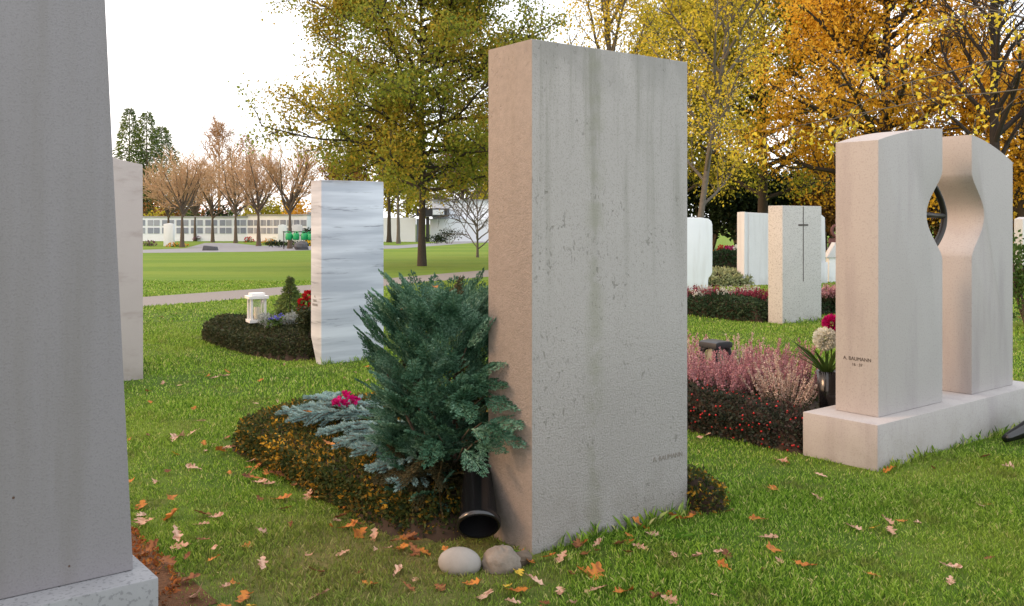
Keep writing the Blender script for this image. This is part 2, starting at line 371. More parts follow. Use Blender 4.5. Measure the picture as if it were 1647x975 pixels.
# veined slab behind it
o, cx = flat_slab('gravestone', 'pale veined slab with a scooped top, half hidden behind the nearest left slab', F2, -.85, 0, .2, 2.1, M['vein'])
prof = [(-.425, -.06), (.425, -.06), (.42, 2.055)] + [(x, 2.06 + .05 * min((.425 - x) / .26, 1.8) ** 1.6) for x in np.linspace(.38, -.05, 12)] + [(-.42, 2.19)]
prism('slab', prof, -.1, .1, M['vein'], o, .006)
# banded marble
o, cx = flat_slab('gravestone', 'white marble slab with horizontal dark bands behind the conifer shrub', FB, 0, .76, .243, 1.95, M['marble'])
prism('slab', [(-.1215, -.05), (-.03, -.05), (.1215, .28), (.1215, 1.95), (-.1215, 1.95)], -.38, .38, M['marble'], o, .01, 'yz')
for k, t_ in enumerate(('A.', 'BAU', 'MANN')): letters(t_, .04, M['faint'], o, (-.3812, .02, .70 - .045 * k), (rad(90), 0, rad(-90)))
# stone with a long engraved cross
o, cx = flat_slab('gravestone', 'speckled granite stone with a long thin engraved cross on its face', FC, 0, .953, .26, 1.75, M['cross'])
prism('slab', rect(-.4765, .4765, -.05, 1.75), -.13, .13, M['cross'], o, .008)
g = Geo(); g.box(-.008, .008, -.1335, -.128, .62, 1.742); g.box(-.12, .12, -.1345, -.128, 1.45, 1.475)
g.build('engraved_cross', M['engrave'], o).location = (.02, 0, 0)
# rounded white stone with a stepped foot
pt = G(1152, 467); FR = Fr((pt.x - .08, pt.y), rad(18))
o, cx = flat_slab('gravestone', 'smooth white stone with rounded shoulders and a stepped-in foot', FR, -1.0, 0, .25, 1.62, M['white'])
prof = [(-.42, -.05), (.39, -.05), (.39, .22), (.405, .28), (.46, .33), (.495, .40), (.50, 1.3), (.495, 1.46), (.47, 1.53), (.40, 1.585), (.2, 1.61), (-.2, 1.61), (-.40, 1.585), (-.48, 1.52), (-.5, 1.40), (-.5, .3)]
prism('slab', prof, -.125, .125, M['white'], o, .012)
# fluted white stone
pt = G(1197, 460); FF = Fr((pt.x, pt.y), rad(30))
o, cx = flat_slab('gravestone', 'pale grey stone with a fluted left edge, just behind the granite cross stone', FF, 0, .95, .3, 1.72, M['pale'])
prof = [(-.475, -.15), (-.475, .02), (-.44, .03), (-.42, .15), (.475, .15), (.475, -.15), (-.32, -.15), (-.34, -.125), (-.38, -.12), (-.40, -.15)]
bm = bmesh.new(); lv = []
for z, k in ((-.05, 1.05), (.25, 1.0), (1.66, .985), (1.735, .975)): lv.append([bm.verts.new((x * k - (.02 if z < 0 else 0), y, z + (.02 * math.sin(x * 9) if z > 1 else 0))) for x, y in prof])
nn = len(prof)
for a, b in zip(lv, lv[1:]):
    for i in range(nn): bm.faces.new((a[i], a[(i + 1) % nn], b[(i + 1) % nn], b[i]))
bm.faces.new(lv[-1]); bm.faces.new(lv[0][::-1]); bmesh.ops.recalc_face_normals(bm, faces=bm.faces)
me = bpy.data.meshes.new('slab'); bm.to_mesh(me); bm.free(); me.materials.append(M['pale']); oo = bpy.data.objects.new('slab', me); C.objects.link(oo); oo.parent = o
# stone on a wider foot
pt = G(1318, 456); FG = Fr((pt.x, pt.y), rad(28))
o, cx = flat_slab('gravestone', 'narrow grey stone on a wider foot, peeking out right of the granite cross stone', FG, -.5, .26, .28, 1.72, M['pale'])
prism('slab', [(-.36, .52), (.36, .52), (.33, 1.62), (.2, 1.70), (-.2, 1.74), (-.36, 1.7)], -.12, .12, M['pale'], o, .01)
prism('plinth', rect(-.4, .40, -.05, .518), -.15, .15, M['pale'], o, .01)
# red wayside cross and little white house-shaped marker
pt = PD(1347, 440, 24.5); o = thing('gravestone', 'dark red ornamental cross behind the narrow grey stone', 'gravestone', (pt.x, pt.y, 0))
g = Geo(); g.box(-.07, .07, -.06, .06, 0, 1.1); g.box(-.22, .22, -.055, .055, .95, 1.08); g.build('shaft', M['pinkred'], o)
g = Geo(); a = np.linspace(0, 2 * math.pi, 20); g.tube(np.stack([.15 * np.cos(a), 0 * a, 1.28 + .15 * np.sin(a)], -1), .045, 6); g.ball((0, 0, 1.55), .07); g.build('ring', M['pinkred'], o, True)
pt = PD(1338, 440, 23.5); o = thing('grave_marker', 'small white house-shaped marker with a steep roof beside the red cross', 'grave marker', (pt.x + .05, pt.y, 0))
g = Geo(); g.box(-.16, .16, -.12, .12, 0, .62); g.build('body', M['white'], o)
prism('roof', [(-.22, .622), (.22, .622), (0, 1.0)], -.16, .16, M['pale'], o, .004)
# stone at the far right edge
pt = G(1640, 440); o = thing('gravestone', 'pale grey stone in the distance right of the twin pillar monument', 'gravestone', (pt.x + .3, pt.y, 0), rad(25))
prism('slab', [(-.5, -.05), (.5, -.05), (.5, 1.5), (.3, 1.62), (-.3, 1.66), (-.5, 1.6)], -.14, .14, M['pale'], o, .01)
pt = G(1652, 405); o = thing('gravestone', 'low white stone farther off beyond the right shrub', 'gravestone', (pt.x, pt.y, 0), rad(25))
prism('slab', rect(-.6, .6, -.05, 1.5), -.15, .15, M['white'], o, .01)

# twin pillar monument
o = thing('gravestone', 'pale sandstone monument of two pillars with a curved gap and bronze cross on a plinth', 'gravestone', FN.w(1.155, .26), FN.th)
excl.append((FN, -.01, 2.32, 0, .52))
prism('plinth', rect(-1.155, 1.155, -.06, .28), -.26, .26, M['mon'], o, .008)
ox, oy = -1.155 + .208, -.26 + .115
def arch(s): return 2.14 - (.136 if s < .95 else .21) * (s - .95) ** 2
def bell(z): return math.cos(math.pi * (z - 1.55) / .6) ** 1.5 if abs(z - 1.55) < .3 else 0
zs = np.linspace(1.25, 1.85, 25)
pa = [(0, .281), (.818, .281)] + [(.818 - .215 * bell(z), z) for z in zs] + [(s, arch(s)) for s in np.linspace(.818, 0, 14)]
pb = [(1.237, arch(1.237))] + [(1.237 + .19 * bell(z), z) for z in zs[::-1]] + [(1.237, .281), (1.892, .281)] + [(s, arch(s)) for s in np.linspace(1.892, 1.30, 12)]
for p in (pa, pb): prism('pillar', [(x + ox, z) for x, z in p], oy, oy + .30, M['mon'], o, .006)
# wavy bronze cross held in the opening
g = Geo(); ctrl = np.array([(.795, 1.79), (.88, 1.735), (.95, 1.66), (1.0, 1.57), (.995, 1.49), (.955, 1.42), (.89, 1.36), (.81, 1.31)])
tt = np.linspace(0, 7, 36); cxs = np.interp(tt, range(8), ctrl[:, 0]); czs = np.interp(tt, range(8), ctrl[:, 1])
for _ in range(3): cxs[1:-1] = (cxs[:-2] + cxs[1:-1] + cxs[2:]) / 3
g.tube(np.stack([cxs + ox, np.full(36, oy + .08), czs], -1), .022, 8, True)
g.tube(np.array([(.60, 0, 1.545), (.8, 0, 1.55), (1.0, 0, 1.545)]) + np.array([ox, oy + .08, 0]), .019, 8, True)
g.build('bronze_cross', M['bronze'], o, True)
letters('A. BAUMANN', .032, M['engrave'], o, (ox - .0012, oy + .145, .62), (rad(90), 0, rad(-90)))
letters('16 · 37', .026, M['engrave'], o, (ox - .0012, oy + .145, .585), (rad(90), 0, rad(-90)))

# ---------------------------------------------------------------- foliage helpers
def leaves(P, S, rng, ax=None, w=.55, fold=.12):
    n = len(P); ax = unit(rng.normal(size=(n, 3))) if ax is None else unit(ax)
    side = unit(np.cross(ax, rng.normal(size=(n, 3)))); nor = np.cross(ax, side); S = np.broadcast_to(np.asarray(S, float), (n,))[:, None]
    m = P + ax * S * .5 + nor * S * fold
    V = np.stack([P, m + side * S * w * .5, P + ax * S, m - side * S * w * .5], 1).reshape(-1, 3)
    return V, np.arange(4 * n).reshape(n, 4)
def cloud(name, mat, parent, P, S, rng, ax=None, w=.55, fold=.12):
    g = Geo(); g.add(*leaves(np.asarray(P), S, rng, ax, w, fold)); return g.build(name, mat, parent)
def wander(rng, p, d, L, n, wob, up):
    pts = [np.array(p, float)]; d = np.array(d, float); d /= np.linalg.norm(d)
    for _ in range(n):
        d = d + rng.normal(0, wob, 3); d[2] += up; d /= np.linalg.norm(d); pts.append(pts[-1] + d * L / n)
    return np.array(pts)
def side_dir(rng, t, ang):
    r = rng.normal(size=3); r -= t * r.dot(t); r /= np.linalg.norm(r); return t * math.cos(ang) + r * math.sin(ang)

def tree(name, label, base, H, tr, env, z0, nl, n2, n3, lp, ls, lmat, bmat, seed, up=.35, l2=.42, l3=.5, lean=(0, 0), group=None, tw=.01, spread=.28, cat='tree', curve=.05, trunk_top=1.0, w=.6, twigmat=None, droop=0, az0=None, upvar=.6, lr=None, pe=.9):
    rng = np.random.default_rng(seed); o = thing(name, label, cat, base, 0, group); g = Geo(); tg = g if twigmat is None else Geo()
    n = 12; z = np.linspace(0, H * trunk_top, n); f = z / H
    tp = np.stack([lean[0] * f + np.cumsum(rng.normal(0, .012 * H / 10, n)), lean[1] * f + np.cumsum(rng.normal(0, .012 * H / 10, n)), z], -1); tp[0, :2] = 0
    rr = tr * (1 - f * .85); rr[0] *= 1.35; tp[0, 2] = -.1
    g.tube(tp, rr, 9); LP = []
    for i in range(nl):
        zz = z0 + (H * trunk_top * .98 - z0) * ((i + rng.random()) / nl) ** pe; k = np.interp(zz, z, range(n)); p = np.array([np.interp(zz, z, tp[:, q]) for q in range(3)])
        az = i * 2.4 + rng.normal(0, .3) if az0 is None else az0[i % len(az0)] + rng.normal(0, .15)
        L = env(zz) * rng.uniform(.72, 1.08); u = up + upvar * (zz / H) ** 1.5 + rng.normal(0, .08)
        lim = wander(rng, p, (math.cos(az), math.sin(az), u), L, 8, .10, curve); r0 = lr if lr else min(tr * .5, max(.02, .016 * L + tr * .14))
        g.tube(lim, np.linspace(r0, r0 * .25, 9), 6)
        for j in range(n2):
            t = .2 + .8 * (j + rng.random()) / n2; q = np.array([np.interp(t * 8, range(9), lim[:, c]) for c in range(3)]); tn = unit(lim[min(8, int(t * 8) + 1)] - lim[int(t * 8) if t < 1 else 7])
            L2 = L * l2 * rng.uniform(.6, 1.1) * (1.15 - .6 * t); d2 = side_dir(rng, tn, rng.uniform(.5, 1.1)); d2[2] += .15 - droop
            br = wander(rng, q, d2, L2, 5, .14, curve - droop * .2); tg.tube(br, np.linspace(max(tw * 1.6, r0 * .35), tw, 6), 4)
            for m in range(n3):
                t3 = .15 + .85 * (m + rng.random()) / n3; q3 = np.array([np.interp(t3 * 5, range(6), br[:, c]) for c in range(3)]); tn3 = unit(br[min(5, int(t3 * 5) + 1)] - br[min(4, int(t3 * 5))])
                L3 = l3 * rng.uniform(.5, 1.2); tws = wander(rng, q3, side_dir(rng, tn3, rng.uniform(.4, 1.0)), L3, 3, .15, curve - droop * .3); tg.tube(tws, np.linspace(tw, tw * .5, 4), 3)
                if lp:
                    kk = rng.poisson(lp); ti = rng.uniform(.2, 3, kk); pp = np.stack([np.interp(ti, range(4), tws[:, c]) for c in range(3)], -1); LP.append(pp + rng.normal(0, spread * .5, (kk, 3)))
    g.build('trunk', bmat, o, True)
    if twigmat is not None: tg.build('twigs', twigmat, o)
    if LP:
        P = np.concatenate(LP); ax = rng.normal(size=P.shape); ax[:, 2] -= .5 + 2 * droop
        cloud('crown', lmat, o, P, ls * rng.uniform(.6, 1.25, len(P)), rng, ax, w)
    return o

M['oak'] = leafmat('oak_leaves', [(.10, .15, .025), (.18, .235, .035), (.28, .31, .045), (.34, .30, .045), (.44, .29, .04), (.62, .50, .06)], .5, .5, .45)
M['orange'] = leafmat('orange_leaves', [(.36, .22, .03), (.62, .35, .03), (.80, .48, .05), (.84, .58, .09)], .5, .45, .4)
M['yellow'] = leafmat('yellow_leaves', [(.30, .28, .04), (.54, .44, .04), (.74, .56, .05), (.80, .62, .09), (.66, .38, .05)], .55, .3, .6)
M['yelgreen'] = leafmat('yellow_green_leaves', [(.14, .17, .03), (.30, .30, .04), (.50, .43, .045), (.60, .44, .045)], .5, .5, .4)
M['yew'] = leafmat('dark_evergreen', [(.008, .016, .008), (.016, .03, .012), (.028, .042, .018)], .15, .3, .8)
M['conif'] = leafmat('spruce_green', [(.05, .09, .035), (.12, .165, .05), (.27, .29, .07)], .2, .4, .5)
M['larch'] = leafmat('larch_needles', [(.30, .15, .06), (.40, .21, .09), (.22, .12, .05)], .3, .3)
M['brownleaf'] = leafmat('dry_brown_leaves', [(.10, .06, .02), (.2, .10, .03), (.3, .14, .03), (.07, .08, .02)], .35, .4, .6)
M['redleaf'] = leafmat('red_orange_leaves', [(.35, .08, .02), (.5, .16, .03), (.4, .22, .04)], .35, .3)
M['green'] = leafmat('shrub_green', [(.03, .065, .015), (.06, .11, .025), (.10, .15, .03)], .3, .3)

# ---------------------------------------------------------------- background left: columbarium, building, trees
def wall_run(o, A, B, h, npair):
    A = Vector((A[0], A[1], 0)); B = Vector((B[0], B[1], 0)); d = (B - A); L = d.length; d.normalize(); nrm = Vector((d.y, -d.x, 0))
    ang = math.atan2(d.y, d.x)
    w = Geo(); w.box(0, L, 0, .5, -.1, h); a = w.build('wall', M['white_wall'], o); a.location = A - o.location; a.rotation_euler.z = ang
    w = Geo(); w.box(-.05, L + .05, -.08, .6, h + .002, h + .09); c = w.build('coping', M['coping'], o); c.location = A - o.location; c.rotation_euler.z = ang
    step = L / npair
    for k in range(npair):
        for r in range(2):
            for q in range(2):
                x0 = k * step + step * (.08 + .44 * q); z0 = .62 + r * .62
                w = Geo(); w.box(x0, x0 + step * .38, -.03, .02, z0, z0 + .46); p = w.build('niche_panel', M['niche'], o); p.location = A - o.location; p.rotation_euler.z = ang
p0 = G(120, 388); o = thing('columbarium_wall', 'long low white urn wall with two rows of grey niche panels across the lawn', 'wall', (p0.x, p0.y, 0))
pA, pB, pC = G(120, 388), G(398, 388), G(494, 389.5)
wall_run(o, pA, pB, 1.92, 12); wall_run(o, pB, pC, 2.05, 9)
# end block with the return wall
e = G(494, 389.5); o = thing('white_wall', 'short white end wall joining the urn wall at the marble slab', 'wall', (e.x + .05, e.y + .2, 0)); g = Geo(); g.box(0, 2.2, .2, .7, -.1, 2.2); g.build('wall', M['white_wall'], o)
g = Geo(); g.box(-.1, 2.3, .1, .8, 2.202, 2.3); g.build('coping', M['coping'], o)
# chapel building
b = G(640, 389); o = thing('chapel_building', 'low modern white building with a dark flat canopy behind the oak', 'building', (b.x, b.y, 0))
def bx(name, mat, x0, x1, y0, y1, z0, z1, par=None):
    g = Geo(); g.box(x0, x1, y0, y1, z0, z1); return g.build(name, mat, par or o)
k = b.y / F0
X = lambda p: (p - 640) * k
Z = lambda y: CH - (y - HZ) * k
bx('wall', M['white_wall'], X(600), X(668), 0, .4, -.1, Z(350))
bx('wall', M['white_wall'], X(690), X(860), .8, 6, -.1, Z(352))
bx('upper_wall', M['white_wall'], X(692), X(860), 2.0, 6, Z(352) + .002, Z(322))
bx('canopy', M['dark'], X(672), X(720), -.8, 5.5, Z(348), Z(335.5))
w_ = bx('window', M['niche'], X(697), X(716), -.86, -.8, Z(346.5), Z(337)); g = Geo(); g.box(X(698), X(715), -.90, -.862, Z(345.5), Z(338)); g.build('pane', M['white_wall'], w_)
bx('pillar', M['dark'], X(686), X(691), -.5, -.1, 0, Z(349))
bx('door', M['niche'], X(669), X(675), .3, .4, 0, Z(352))
bx('roof', M['coping'], X(688), X(864), 1.8, 6.2, Z(322) + .002, Z(320))

tree('oak_tree', 'large oak with olive and rusty leaves standing on the lawn behind the conifer shrub', G(679, 428), 11.6, .135,
     lambda z: np.interp(z, [2.4, 3.4, 5.6, 8, 10, 11.6], [4.9, 5.5, 5.3, 4.0, 2.6, 1.3]), 2.6, 66, 11, 7, 19, .128, M['oak'], M['bark'], 4, up=.0, l2=.38, l3=.55, tw=.008, spread=.42, curve=.012, upvar=.8, pe=1.2)

# pruned bare fruit trees in front of the urn wall
orch = []
env_o = lambda z: 3.3
spots = [((271, 394), 'left'), ((404, 400), 'c'), ((312, 386), 'x'), ((378, 389), 'x'), ((346, 391), 'x'), ((418, 396), 'x'), ((464, 399), 'x')]
olab = ['bare pruned tree beside the white stele, leftmost in front of the urn wall', 'bare pruned tree with a sunlit trunk, forward of the row by the dark boulder',
        'slim bare tree close to the urn wall, between the two leftmost bare trees', 'bare tree with a straight trunk at the middle of the urn wall', 'bare pruned tree near the bend in the far path',
        'leaning bare tree in front of the bend in the urn wall', 'bare forked tree beside the green watering cans']
pxs = [(271, 394), (404, 399), (316, 388), (345, 390), (381, 391), (417, 396), (467, 400)]
olab = ['bare pruned tree beside the white stele, nearest to the veined slab', 'bare tree with the widest crown, right of the white stele', 'slim bare tree close to the urn wall behind the widest bare tree',
        'bare tree left of the dark stone block by the far path', 'straight bare tree at the bend of the urn wall', 'bare tree with a slanting trunk between the flower clumps', 'bare tree with green watering cans at its foot']
pxs = [(271, 394), (293, 398), (314, 388), (342, 390), (379, 391), (416, 396), (466, 400)]
for i, (a, lab) in enumerate(zip(pxs, olab)):
    if i < 5:
        t = tree('bare_tree', lab, G(*a), 2.5 + .12 * i, .15, (lambda z, q=i: 2.8 + .25 * q), 1.7 + .1 * (i % 3), 10 + i % 3, 8, 6, 0, .1, None, M['bark2'], 20 + i, up=.8, l2=.5, l3=1.15, tw=.016, curve=.09, group='pruned bare trees before the urn wall', twigmat=M['twig'], upvar=.3)
        orch.append(t)
    else: t = dup(orch[i - 4], G(*a), i * 1.7, lab, scale=1.0 + .06 * (i % 2))
# tall trees behind the wall
def conifer(name, label, base, H, R, mat, seed, n=5000, ls=.55, group=None, ex=.72):
    rng = np.random.default_rng(seed); o = thing(name, label, 'tree', base, 0, group); g = Geo(); g.tube([(0, 0, -.1), (0, 0, H * .97)], [H * .014, .02], 7); g.build('trunk', M['bark2'], o, True)
    t = rng.random(n) ** 1.35 * .93 + .05; r = 1.25 * R * (1 - t) ** ex * (.75 + .25 * np.abs(np.sin(t * H * 2.2 + rng.normal(0, .3, n)))) * rng.random(n) ** .45; a = rng.random(n) * 2 * math.pi
    lump = .7 + .5 * vnoise(a * 1.6, t * H * .8, 1, seed); r *= lump
    P = np.stack([r * np.cos(a), r * np.sin(a), t * H - r * .22], -1); ax = np.stack([np.cos(a), np.sin(a), rng.normal(-.25, .45, n)], -1) + rng.normal(0, .35, (n, 3))
    cloud('crown', mat, o, P, ls * rng.uniform(.5, 1.2, n) * (1.15 - .5 * t), rng, ax, .3); return o
def at(x, d): return Vector(((x - 823.5) / F0 * d, d, 0))
conifer('spruce_tree', 'dark pointed spruce, leftmost of the tall evergreens beyond the urn wall', at(208, 95), 13.4, 3.0, M['yew'] if False else M['conif'], 31, 5200)
conifer('spruce_tree', 'sunlit green spruce with a thin top beyond the urn wall', at(236, 95), 13.0, 3.6, M['conif'], 32, 5600)
conifer('spruce_tree', 'broad yellow green spruce, right of the two pointed evergreens', at(260, 97), 11.7, 4.3, M['conif'], 33, 6600)
conifer('larch_tree', 'golden brown larch with a pointed top beyond the bare trees', at(396, 90), 10.2, 2.9, M['larch'], 34, 3800, .4)
tree('birch_tree', 'tall bare tree with a thin reddish crown rising above the row of bare trees', at(352, 92), 10.6, .2, lambda z: np.interp(z, [4, 7, 10], [3.2, 2.8, 1.5]), 4, 20, 8, 6, 2.2, .16, M['larch'], M['twig'], 35, up=.8, l2=.45, l3=.8, tw=.016)
def bush(name, label, base, sx, sy, h, n, ls, mat, seed, cat='shrub', group=None, w=.6, lumps=5, stem=True):
    rng = np.random.default_rng(seed); o = thing(name, label, cat, base, 0, group)
    c = np.stack([rng.uniform(-sx * .65, sx * .65, lumps), rng.uniform(-sy * .6, sy * .6, lumps), rng.uniform(.35, .68, lumps) * h], -1); rr = rng.uniform(.36, .55, lumps)
    k = rng.integers(0, lumps, n); d = unit(rng.normal(size=(n, 3))); q = rng.random(n) ** .4
    P = c[k] + d * q[:, None] * np.stack([sx * rr[k] * 1.2, sy * rr[k] * 1.2, h * rr[k] * .8], -1); P[:, 2] = np.clip(P[:, 2], .02, None) 
    cloud('foliage', mat, o, P, ls * rng.uniform(.6, 1.3, n), rng, None, w)
    if stem:
        g = Geo()
        for i in range(lumps): g.tube(wander(rng, (c[i][0] * .3, c[i][1] * .3, -.03), (c[i][0], c[i][1], h * .8), h * .75, 5, .1, .05), np.linspace(.02 * h, .006 * h, 6), 5)
        g.build('stem', M['bark2'], o, True)
    return o
for i, (x, d, sx, h, m, lab) in enumerate([(240, 84, 2.2, 2.6, 'yelgreen', 'yellow green shrub at the left end behind the urn wall'), (272, 86, 2.4, 3.6, 'brownleaf', 'brown shrub behind the urn wall near the white stele'),
        (300, 84, 2.0, 2.8, 'green', 'green shrub showing over the urn wall between bare trunks'), (330, 85, 1.9, 3.3, 'redleaf', 'red orange shrub glowing over the urn wall'), (362, 84, 2.2, 3.2, 'yew', 'dark shrub over the middle of the urn wall'),
        (392, 84, 2.2, 3.0, 'green', 'low green shrub over the bend of the urn wall'), (425, 82, 2.0, 4.0, 'yelgreen', 'yellow shrub over the right half of the urn wall'), (452, 84, 2.0, 3.0, 'yew', 'dark green shrub behind the forked bare tree'),
        (490, 80, 2.2, 4.2, 'orange', 'orange shrub behind the right end of the urn wall'), (200, 90, 3.0, 5, 'brownleaf', 'tall brown shrub hidden by the veined slab')]):
    bush('shrub', lab, at(x, d), sx, 1.2, h, 1500, .26, M[m], 50 + i)
bush('shrub', 'round dark green bush against the end of the urn wall', at(497, 66), .7, .7, 1.5, 700, .15, M['yew'], 70)
tree('bare_shrub', 'bare many-stemmed shrub arching over the lawn left of the tall slab', G(768, 414), 2.2, .06, lambda z: 3.0, .15, 13, 8, 6, 0, .1, None, M['barkgrey'], 71, up=.75, l2=.5, l3=.7, tw=.011, curve=.02, cat='shrub')
tree('slim_tree', 'slim pale-trunked tree with yellow leaves in front of the white building', G(641, 392), 6.5, .14, lambda z: 1.8, 2.6, 14, 7, 5, 9, .2, M['yelgreen'], M['barkgrey'], 72, up=.5)
tree('slim_tree', 'dark slim trunk beside the marble slab, with olive leaves', G(626, 390), 6.5, .18, lambda z: 2.0, 2.6, 12, 7, 5, 9, .2, M['oak'], M['bark'], 73, up=.5)
for i, (x, s, lab) in enumerate([(700, 1.0, 'low dark bush at the foot of the white building, under the dark pillar'), (722, 1.5, 'wide low dark bush at the foot of the white building')]):
    bush('shrub', lab, at(x, 66), s * .8, .6, .8 * s, 500, .12, M['yew'], 76 + i)
for i, (x, d, R, h, m, lab) in enumerate([(560, 95, 5, 6.5, 'brownleaf', 'brown tree mass behind the marble slab'), (655, 90, 5, 7, 'yelgreen', 'yellow green tree behind the white building, left of the oak trunk'), (745, 92, 5, 7.5, 'brownleaf', 'reddish brown tree behind the white building, right of the oak trunk'), (800, 85, 4, 7, 'yelgreen', 'olive tree behind the building next to the tall slab')]):
    tree('autumn_tree', lab, at(x, d), h, .2, lambda z: 3.6, 1.5, 26, 7, 5, 8, .3, M[m], M['bark2'], 80 + i, up=.4, tw=.015, spread=.5)
# small things along the far path
p = G(338, 403); o = thing('stone_block', 'dark low stone block lying at the edge of the far path', 'boulder', p)
rng = np.random.default_rng(5); prism('rock', [(-.38, -.02), (.40, -.02), (.34, .20), (-.30, .27)], -.2, .2, M['rockdark'], o, .02)
p = G(485, 402); o = thing('boulder', 'dark boulder beside the green watering cans', 'boulder', p)
g = Geo(); g.ball((0, 0, .18), .42, .32, .30, 9, 6, .15, rng); g.build('rock', M['rockdark'], o)
for x, yb, yt, w_, lab in ((272, 396, 359, .62, 'white stele between two bare trunks before the urn wall'), (454, 390, 361, .6, 'slim white stele left of the watering cans'), (478, 391, 361, .7, 'greenish pale stele behind the boulder')):
    p = G(x, yb); h = (yb - yt) * p.y / F0; o = thing('stele', lab, 'gravestone', p)
    prism('slab', [(-w_ / 2, -.05), (w_ / 2, -.05), (w_ / 2, h - .06), (0, h), (-w_ / 2, h - .06)], -.12, .12, M['white' if x < 470 else 'pale'], o, .01)
# watering cans hanging on a rack
p = G(478, 401); rk = thing('can_rack', 'low dark rail carrying the green watering cans', 'rack', p)
g = Geo(); g.tube([(-.75, 0, 0), (-.75, 0, 1.0)], .03, 6); g.tube([(.85, 0, 0), (.85, 0, 1.0)], .03, 6); g.tube([(-.8, 0, .98), (.9, 0, .98)], .03, 6); g.build('rail', M['dark'], rk)
def can(label, loc, rz):
    o = thing('watering_can', label, 'watering can', loc, rz, 'green watering cans on the rail')
    g = Geo(); g.lathe([(.0, -.2), (.17, -.2), (.19, -.1), (.19, .12), (.15, .18), (0, .18)], 14); g.build('body', M['greenplastic'], o, True)
    g = Geo(); g.tube([(.17, 0, -.08), (.32, 0, .1), (.42, 0, .2)], [.045, .03, .03], 8); g.ball((.44, 0, .22), .06, .06, .05); g.build('spout', M['greenplastic'], o, True)
    a = np.linspace(-.2, 2.6, 10); g = Geo(); g.tube(np.stack([-.05 + .2 * np.cos(a), 0 * a, .12 + .16 * np.sin(a)], -1), .022, 6); g.build('handle', M['greenplastic'], o, True)
    return o
c0 = can('green watering can at the left end of the rail', p + Vector((-.45, -.08, .72)), .3)
dup(c0, p + Vector((-.05, -.08, .72)), 2.6, 'green watering can, second from the left on the rail'); dup(c0, p + Vector((.42, -.08, .72)), 1.2, 'green watering can, second from the right on the rail'); dup(c0, p + Vector((.78, -.08, .70)), .2, 'green watering can at the right end of the rail')
FLW = {'red': [(.5, .02, .03), (.35, .01, .02)], 'white': [(.8, .78, .7), (.65, .65, .55)], 'pink': [(.55, .03, .22), (.4, .02, .15)], 'orange': [(.6, .2, .02), (.5, .3, .04)], 'yellow': [(.75, .5, .02), (.6, .38, .02)], 'purple': [(.12, .04, .09), (.2, .06, .14)], 'magenta': [(.6, .01, .18), (.42, .01, .12)]}
for k_, v_ in FLW.items(): M['f_' + k_] = leafmat('petals_' + k_, v_, .3)
def flower_clump(name, label, base, R, h, col, seed, n=220, ls=.07, cat='flowers'):
    rng = np.random.default_rng(seed); o = thing(name, label, cat, base); d = unit(rng.normal(size=(n * 2, 3))); d[:, 2] = np.abs(d[:, 2]) * .9
    cloud('foliage', M['green'], o, d * np.array([R, R, h]) * rng.uniform(.3, .92, (n * 2, 1)), ls, rng)
    k = n; cloud('blossoms', M['f_' + col], o, d[:k] * np.array([R, R, h]) * rng.uniform(.85, 1.08, (k, 1)) + np.array([0, 0, .02]), ls * rng.uniform(.8, 1.3, k), rng, None, .9); return o
for i, (x, y, R, h, c, lab) in enumerate([(240, 396, .6, .55, 'purple', 'dark plant clump by the veined slab near the far path'), (285, 397, .8, .3, 'orange', 'low bed plants at the foot of the white stele'), (318, 388, .45, .6, 'purple', 'round purple flower clump at the foot of the urn wall'), (400, 390, .5, .6, 'red', 'dark red flower clump under the bend of the urn wall'),
        (432, 394, .55, .6, 'orange', 'orange and red flowers right of the slanting bare tree'), (440, 392, .5, .65, 'white', 'pale flower clump left of the slim white stele'), (497, 396, .4, .5, 'yellow', 'low yellow planting beside the marble slab, by the far path')]):
    flower_clump('flower_clump', lab, G(x, y), R * .85, h * .75, c, 100 + i, 70, .10)
o = bush('low_hedge', 'low clipped dark hedge between the flower clumps and watering cans', G(450, 398), 1.2, .4, .45, 700, .1, M['yew'], 110, 'hedge')

# ---------------------------------------------------------------- background right: autumn trees
tree('orange_tree', 'large tree with dense orange foliage behind the twin pillar monument', at(1425, 36), 14.5, .3, lambda z: np.interp(z, [2.5, 5, 9, 12, 14.5], [5.4, 5.8, 4.6, 3.0, 1.2]), 2.2, 64, 11, 7, 17, .15, M['orange'], M['bark'], 201, up=.15, l3=.6, tw=.009, spread=.5)
tree('yellow_tree', 'slender grey-barked tree with sparse yellow leaves right behind the tall slab', at(1112, 24), 10.5, .095, lambda z: np.interp(z, [2, 5, 10], [2.4, 3.4, 1.6]), 1.9, 26, 8, 6, 10, .095, M['yellow'], M['barkgrey'], 202, up=.95, l2=.5, l3=.5, tw=.006, lean=(1.6, .5), spread=.35, droop=.05)
tree('yellow_tree', 'thin upright tree with yellow leaves seen above the tall slab', at(985, 27), 10.5, .11, lambda z: np.interp(z, [2, 5, 10], [2.0, 3.0, 1.8]), 2.5, 24, 8, 6, 13, .095, M['yellow'], M['barkgrey'], 203, up=1.0, l2=.5, l3=.55, tw=.006, spread=.4, lean=(-.2, 0))
tree('olive_tree', 'broad yellow green tree between the slender yellow tree and the orange tree', at(1225, 42), 13.5, .26, lambda z: np.interp(z, [2.5, 5, 9, 13.5], [5.0, 5.6, 4.4, 1.6]), 2.4, 46, 9, 7, 17, .155, M['yelgreen'], M['bark'], 204, up=.25, l3=.65, tw=.009, spread=.55)
tree('olive_tree', 'tall yellow green tree filling the gap behind the top right of the tall slab', at(1090, 46), 12.0, .24, lambda z: np.interp(z, [2.5, 5, 9, 12], [4.2, 4.6, 3.4, 1.2]), 2.6, 34, 9, 6, 15, .155, M['yelgreen'], M['bark'], 205, up=.3, l3=.65, tw=.009, spread=.5)
